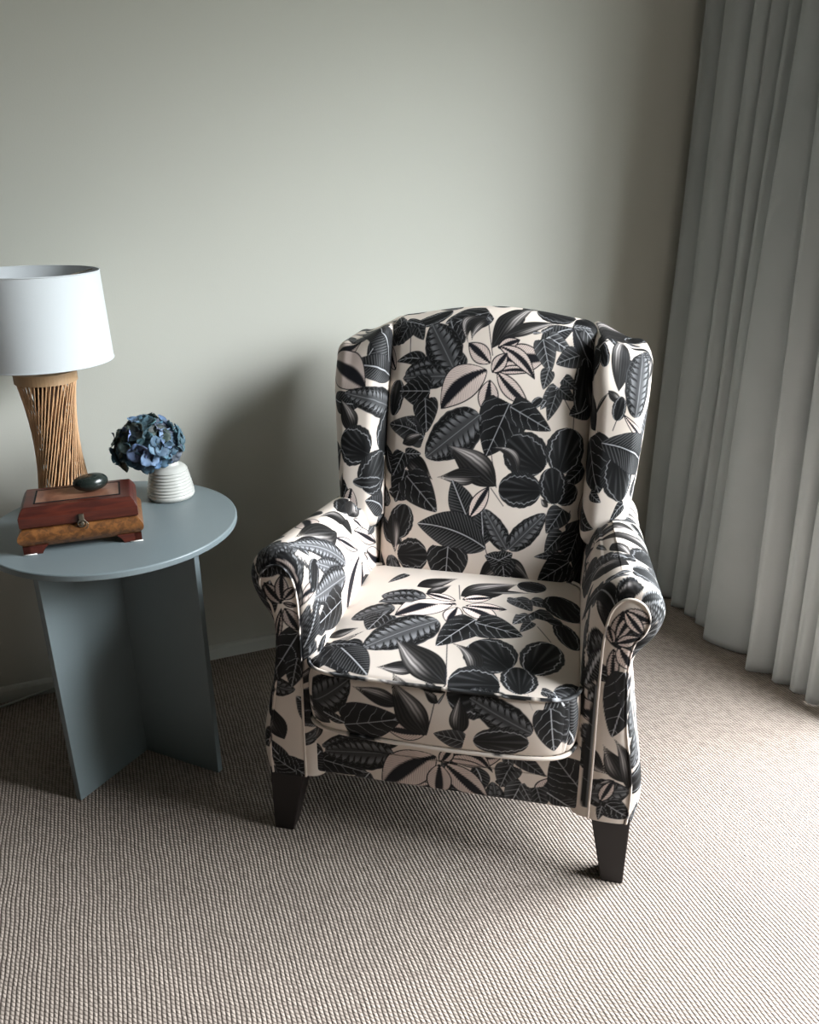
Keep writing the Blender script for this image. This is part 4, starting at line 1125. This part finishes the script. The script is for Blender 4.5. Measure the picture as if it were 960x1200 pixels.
def petal_mat():
    m, nt, bs = newmat('hydrangea_petal')
    at = N(nt, 'ShaderNodeAttribute', attribute_name='tint')
    nt.links.new(at.outputs['Color'], bs.inputs['Base Color'])
    bs.inputs['Roughness'].default_value = 0.6
    bs.inputs['Subsurface Weight'].default_value = 0.0
    return m
M['petal'] = petal_mat()
M['stem'] = simple('green_stem', (0.05, 0.09, 0.04), 0.6, 0.3)
HYD = empty('hydrangea', (VX-0.043, VY-0.03, TZ+0.154), 0)
tag(HYD, 'blue and teal hydrangea flower head standing in the white ribbed vase', 'flower')
def hydrangea():
    V = []; F = []; C = []
    rnd = random.Random(3)
    cols = [(0.06, 0.12, 0.18), (0.05, 0.10, 0.14), (0.10, 0.15, 0.25), (0.03, 0.065, 0.075), (0.07, 0.14, 0.17), (0.075, 0.085, 0.12), (0.03, 0.045, 0.04), (0.12, 0.19, 0.30)]
    nf = 50; ga = PI * (3 - math.sqrt(5))
    for i in range(nf):
        zf = 1 - 1.65 * (i + 0.5) / nf; rad = math.sqrt(max(0, 1 - zf*zf)); a = ga * i
        d = Vector((rad*math.cos(a), rad*math.sin(a), zf))
        R = Vector((0.074, 0.064, 0.056)) * rnd.uniform(0.86, 1.06)
        c = Vector((d.x*R.x, d.y*R.y, d.z*R.z))
        nrm = (d + Vector((rnd.uniform(-.35,.35), rnd.uniform(-.35,.35), rnd.uniform(-.25,.35)))).normalized()
        u = nrm.orthogonal().normalized(); w = nrm.cross(u)
        rot = rnd.uniform(0, PI); base = cols[rnd.randrange(len(cols))]
        for p in range(4):
            an = rot + p*PI/2 + rnd.uniform(-.15, .15)
            e = u*math.cos(an) + w*math.sin(an); g = nrm.cross(e)
            L = rnd.uniform(0.022, 0.032); W = L*0.60; curl = rnd.uniform(-0.1, 0.5)
            n0 = len(V); K = 6; J = 5
            kk = rnd.uniform(0.7, 1.4); tint = [max(0, b*kk*rnd.uniform(0.92, 1.08)) for b in base]
            for k in range(K):
                s = k/(K-1)
                ww = W*math.sin(PI*min(1, 0.12+0.80*s)**0.9)**0.7
                if k == K-1: ww *= 0.35
                for j in range(J):
                    t = (j/(J-1))*2-1
                    ruf = 0.0022*math.sin(5*s+3*t+i)
                    q = c + e*(s*L) + g*(t*ww) + nrm*(0.35*L*s*(1-curl*s*1.6) + 0.10*L*t*t + ruf)
                    V.append(q); sh = 0.65+0.5*s
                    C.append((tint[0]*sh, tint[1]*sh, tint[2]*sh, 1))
            for k in range(K-1):
                for j in range(J-1):
                    F.append((n0+k*J+j, n0+k*J+j+1, n0+(k+1)*J+j+1, n0+(k+1)*J+j))
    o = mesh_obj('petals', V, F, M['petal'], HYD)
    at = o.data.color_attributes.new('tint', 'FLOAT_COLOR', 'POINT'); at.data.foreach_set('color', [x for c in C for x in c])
    s = o.modifiers.new('solid', 'SOLIDIFY'); s.thickness = 0.0005
    o['kind'] = 'stuff'
    # stalks from the vase to each floret cluster
    mb = MB()
    foot = Vector((0.043, 0.03, -0.143))
    mb.tube([foot, foot + Vector((0.0, 0, 0.085)), Vector((0.012, 0.010, -0.045)), Vector((0, 0, -0.02))], 0.0035, 8)
    for i in range(26):
        zf = 1 - 1.6*(i+0.5)/26; rad = math.sqrt(max(0, 1-zf*zf)); a = ga*i*1.7
        mb.tube([(0, 0, -0.02), (rad*math.cos(a)*0.058, rad*math.sin(a)*0.054, zf*0.05)], 0.0012, 5)
    mb.build('stem', M['stem'], HYD)
hydrangea()

# ------------------------------------------------------------------ cable by the skirting
mb = MB()
pts = [(-0.62, -0.030, 0.006), (-0.50, -0.040, 0.006), (-0.40, -0.045, 0.006), (-0.33, -0.030, 0.008), (-0.28, -0.020, 0.012), (-0.22, -0.012, 0.018), (-0.16, -0.010, 0.024), (-0.10, -0.010, 0.030)]
P_, _ = spline(pts, 0.01)
mb.tube([tuple(p) for p in P_], 0.0035, 8)
cable = mb.build('power_cable', M['cable'])
tag(cable, 'thin pale cable lying along the skirting board behind the side table', 'cable')

# ------------------------------------------------------------------ room
XW0, XW1, YW0, ZC = -4.2, 1.965, -6.5, 2.55
def slab(name, x0, x1, y0, y1, z0, z1, mat, bevel=0):
    mb = MB(); mb.box(x0, x1, y0, y1, z0, z1)
    return structure(mb.build(name, mat, smooth=False, bevel=bevel))
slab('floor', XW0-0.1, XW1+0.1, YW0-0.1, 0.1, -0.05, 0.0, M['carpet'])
slab('ceiling', XW0-0.1, XW1+0.1, YW0-0.1, 0.1, ZC, ZC+0.08, M['ceiling'])
slab('wall_back', XW0-0.1, XW1+0.1, 0.0, 0.1, 0, ZC, M['wall'])
slab('wall_left', XW0-0.1, XW0, YW0, 0.0, 0, ZC, M['wall_dark'])
slab('wall_front', XW0-0.1, XW1+0.1, YW0-0.1, YW0, 0, ZC, M['wall_dark'])
WY0, WY1, WZ0, WZ1 = -2.50, -0.90, 0.04, 2.40
mb = MB()
mb.box(XW1, XW1+0.12, YW0, WY0, 0, ZC); mb.box(XW1, XW1+0.12, WY1, 0.0, 0, ZC)
mb.box(XW1, XW1+0.12, WY0, WY1, 0, WZ0); mb.box(XW1, XW1+0.12, WY0, WY1, WZ1, ZC)
structure(mb.build('wall_right', M['wall'], smooth=False))
mb = MB(); fw = 0.045
x0, x1 = XW1+0.03, XW1+0.08
mb.box(x0, x1, WY0, WY1, WZ0, WZ0+fw); mb.box(x0, x1, WY0, WY1, WZ1-fw, WZ1)
for yy in (WY0, (WY0+WY1)/2-fw/2, WY1-fw): mb.box(x0, x1, yy, yy+fw, WZ0, WZ1)
structure(mb.build('window_1', M['frame'], smooth=False, bevel=0.003))
mb = MB()
v = [(-0.012, 0), (-0.012, 0.036), (-0.008, 0.045), (0, 0.047), (0, 0)]
for x in (XW0, XW1): pass
vv = [(XW0, p[0], p[1]) for p in v] + [(XW1, p[0], p[1]) for p in v]
mb.add(vv, [(4, 3, 2, 1, 0), (5, 6, 7, 8, 9)] + [(i, i+1, i+6, i+5) for i in range(4)])
structure(mb.build('baseboard_back', M['trim'], smooth=False))

# ------------------------------------------------------------------ curtain
def curtain():
    # pleat ridges: (y on the rail, y at the floor, how far it stands out at rail / floor, width share)
    rid = [(-0.045, -0.075, 0.085, 0.085), (-0.150, -0.185, 0.105, 0.10), (-0.268, -0.275, 0.085, 0.105), (-0.318, -0.345, 0.075, 0.105),
           (-0.375, -0.410, 0.080, 0.110), (-0.420, -0.500, 0.085, 0.150), (-0.475, -0.690, 0.095, 0.155), (-0.550, -0.775, 0.09, 0.13),
           (-0.630, -0.835, 0.09, 0.12), (-0.71, -0.89, 0.09, 0.12), (-0.79, -0.95, 0.09, 0.12), (-0.87, -1.00, 0.09, 0.12)]
    xb = 1.915
    def path(t):
        """plan path at height fraction t (0 floor, 1 rail)"""
        R = []
        for (yt, yb, st, sb) in rid:
            k = t ** 1.15
            R.append((yb*(1-k) + yt*k, sb*(1-k) + st*k))
        pts = [(xb-0.02, -0.004)]
        for i, (y, s) in enumerate(R):
            yn = R[i+1][0] if i+1 < len(R) else y-0.06
            wdt = y - yn
            pts.append((xb - s*0.35, y + 0.002))
            pts.append((xb - s*0.90, y + min(0.006, wdt*0.10)))
            pts.append((xb - s, y - min(0.005, wdt*0.07)))
            pts.append((xb - s*0.93, y - wdt*0.32))
            pts.append((xb - s*0.66, y - wdt*0.66))
            pts.append((xb - s*0.06, y - wdt*0.95))
        P = np.array(pts); n = len(P)
        # smooth curve with a fixed number of samples per piece so that rows correspond
        P2 = np.vstack([2*P[0]-P[1], P, 2*P[-1]-P[-2]]); out = []
        for i in range(1, len(P2)-2):
            tt = np.linspace(0, 1, 6, endpoint=False)[:, None]; p0, p1, p2, p3 = P2[i-1:i+3]
            out.append(0.5*((2*p1)+(-p0+p2)*tt+(2*p0-5*p1+4*p2-p3)*tt**2+(-p0+3*p1-3*p2+p3)*tt**3))
        return np.vstack(out+[P2[-2][None]])
    zs = np.linspace(0.006, ZC-0.02, 110); rows = []
    for z in zs:
        t = z/ZC; p = path(t)
        s = np.arange(len(p))
        wob = 0.0035*np.sin(s*0.21 + z*2.1) + 0.002*np.sin(s*0.5 - z*4.3)
        x = p[:, 0] + wob; y = p[:, 1] + 0.004*np.sin(s*0.13+z*1.7)*np.minimum(1, s/10)
        x = np.minimum(x, xb+0.015)
        rows.append(np.stack([x, y, np.full(len(p), z)], 1))
    V = np.concatenate(rows)
    o = mesh_obj('curtain', V, None, M['curtain'], None, True, quads=grid_quads(len(zs), len(rows[0])))
    s = o.modifiers.new('solid', 'SOLIDIFY'); s.thickness = 0.0025; s.offset = 0
    tag(o, 'floor length grey pleated curtain hanging at the right of the armchair', 'curtain')
curtain()

# ------------------------------------------------------------------ camera
cam = bpy.data.cameras.new('camera'); co = bpy.data.objects.new('camera', cam); COL.objects.link(co)
cam.sensor_fit = 'HORIZONTAL'; cam.sensor_width = 36; cam.lens = 940/960*36
R = Vector((0.928166, -0.372210, -0.001616)); 
pitch, roll, yaw = math.radians(22.2), math.radians(-0.1), math.radians(21.852247)
fwd = Vector((math.sin(yaw)*math.cos(pitch), math.cos(yaw)*math.cos(pitch), -math.sin(pitch)))
right = Vector((math.cos(yaw), -math.sin(yaw), 0)); up = right.cross(fwd)
Rr = right*math.cos(roll) + up*math.sin(roll); Uu = -right*math.sin(roll) + up*math.cos(roll)
co.matrix_world = Matrix(((Rr.x, Uu.x, -fwd.x, 0), (Rr.y, Uu.y, -fwd.y, -2.275), (Rr.z, Uu.z, -fwd.z, 1.40), (0, 0, 0, 1)))
cam.clip_start = 0.02
bpy.context.scene.camera = co

# ------------------------------------------------------------------ light
w = bpy.data.worlds.new('sky'); bpy.context.scene.world = w; w.use_nodes = True
nt = w.node_tree; bg = nt.nodes['Background']
tc = nt.nodes.new('ShaderNodeTexCoord'); sx = nt.nodes.new('ShaderNodeSeparateXYZ'); cr = nt.nodes.new('ShaderNodeValToRGB')
nt.links.new(tc.outputs['Generated'], sx.inputs[0]); nt.links.new(sx.outputs['Z'], cr.inputs['Fac'])
e = cr.color_ramp.elements; e[0].position = 0.0; e[0].color = (0.04, 0.045, 0.04, 1); e[1].position = 0.12; e[1].color = (0.22, 0.24, 0.24, 1)
k = e.new(0.36); k.color = (0.90, 0.955, 1.0, 1); k = e.new(0.60); k.color = (0.90, 0.955, 1.0, 1); k = e.new(0.78); k.color = (0.26, 0.28, 0.30, 1)
nt.links.new(cr.outputs[0], bg.inputs[0]); bg.inputs[1].default_value = 46.0
pl = bpy.data.lights.new('window_portal', 'AREA'); pl.shape = 'RECTANGLE'; pl.size = WZ1-WZ0; pl.size_y = WY1-WY0
po = bpy.data.objects.new('window_portal', pl); COL.objects.link(po)
po.location = (XW1+0.125, (WY0+WY1)/2, (WZ0+WZ1)/2); po.rotation_euler = (0, math.radians(90), 0)
pl.cycles.is_portal = True
sc = bpy.context.scene
sc.view_settings.view_transform = 'Standard'; sc.view_settings.look = 'None'; sc.view_settings.gamma = 1.0
sc.view_settings.use_curve_mapping = False; sc.view_settings.exposure = 0.0
try:
    sc.cycles.max_bounces = 8; sc.cycles.diffuse_bounces = 3; sc.cycles.sample_clamp_indirect = 6
except Exception: pass
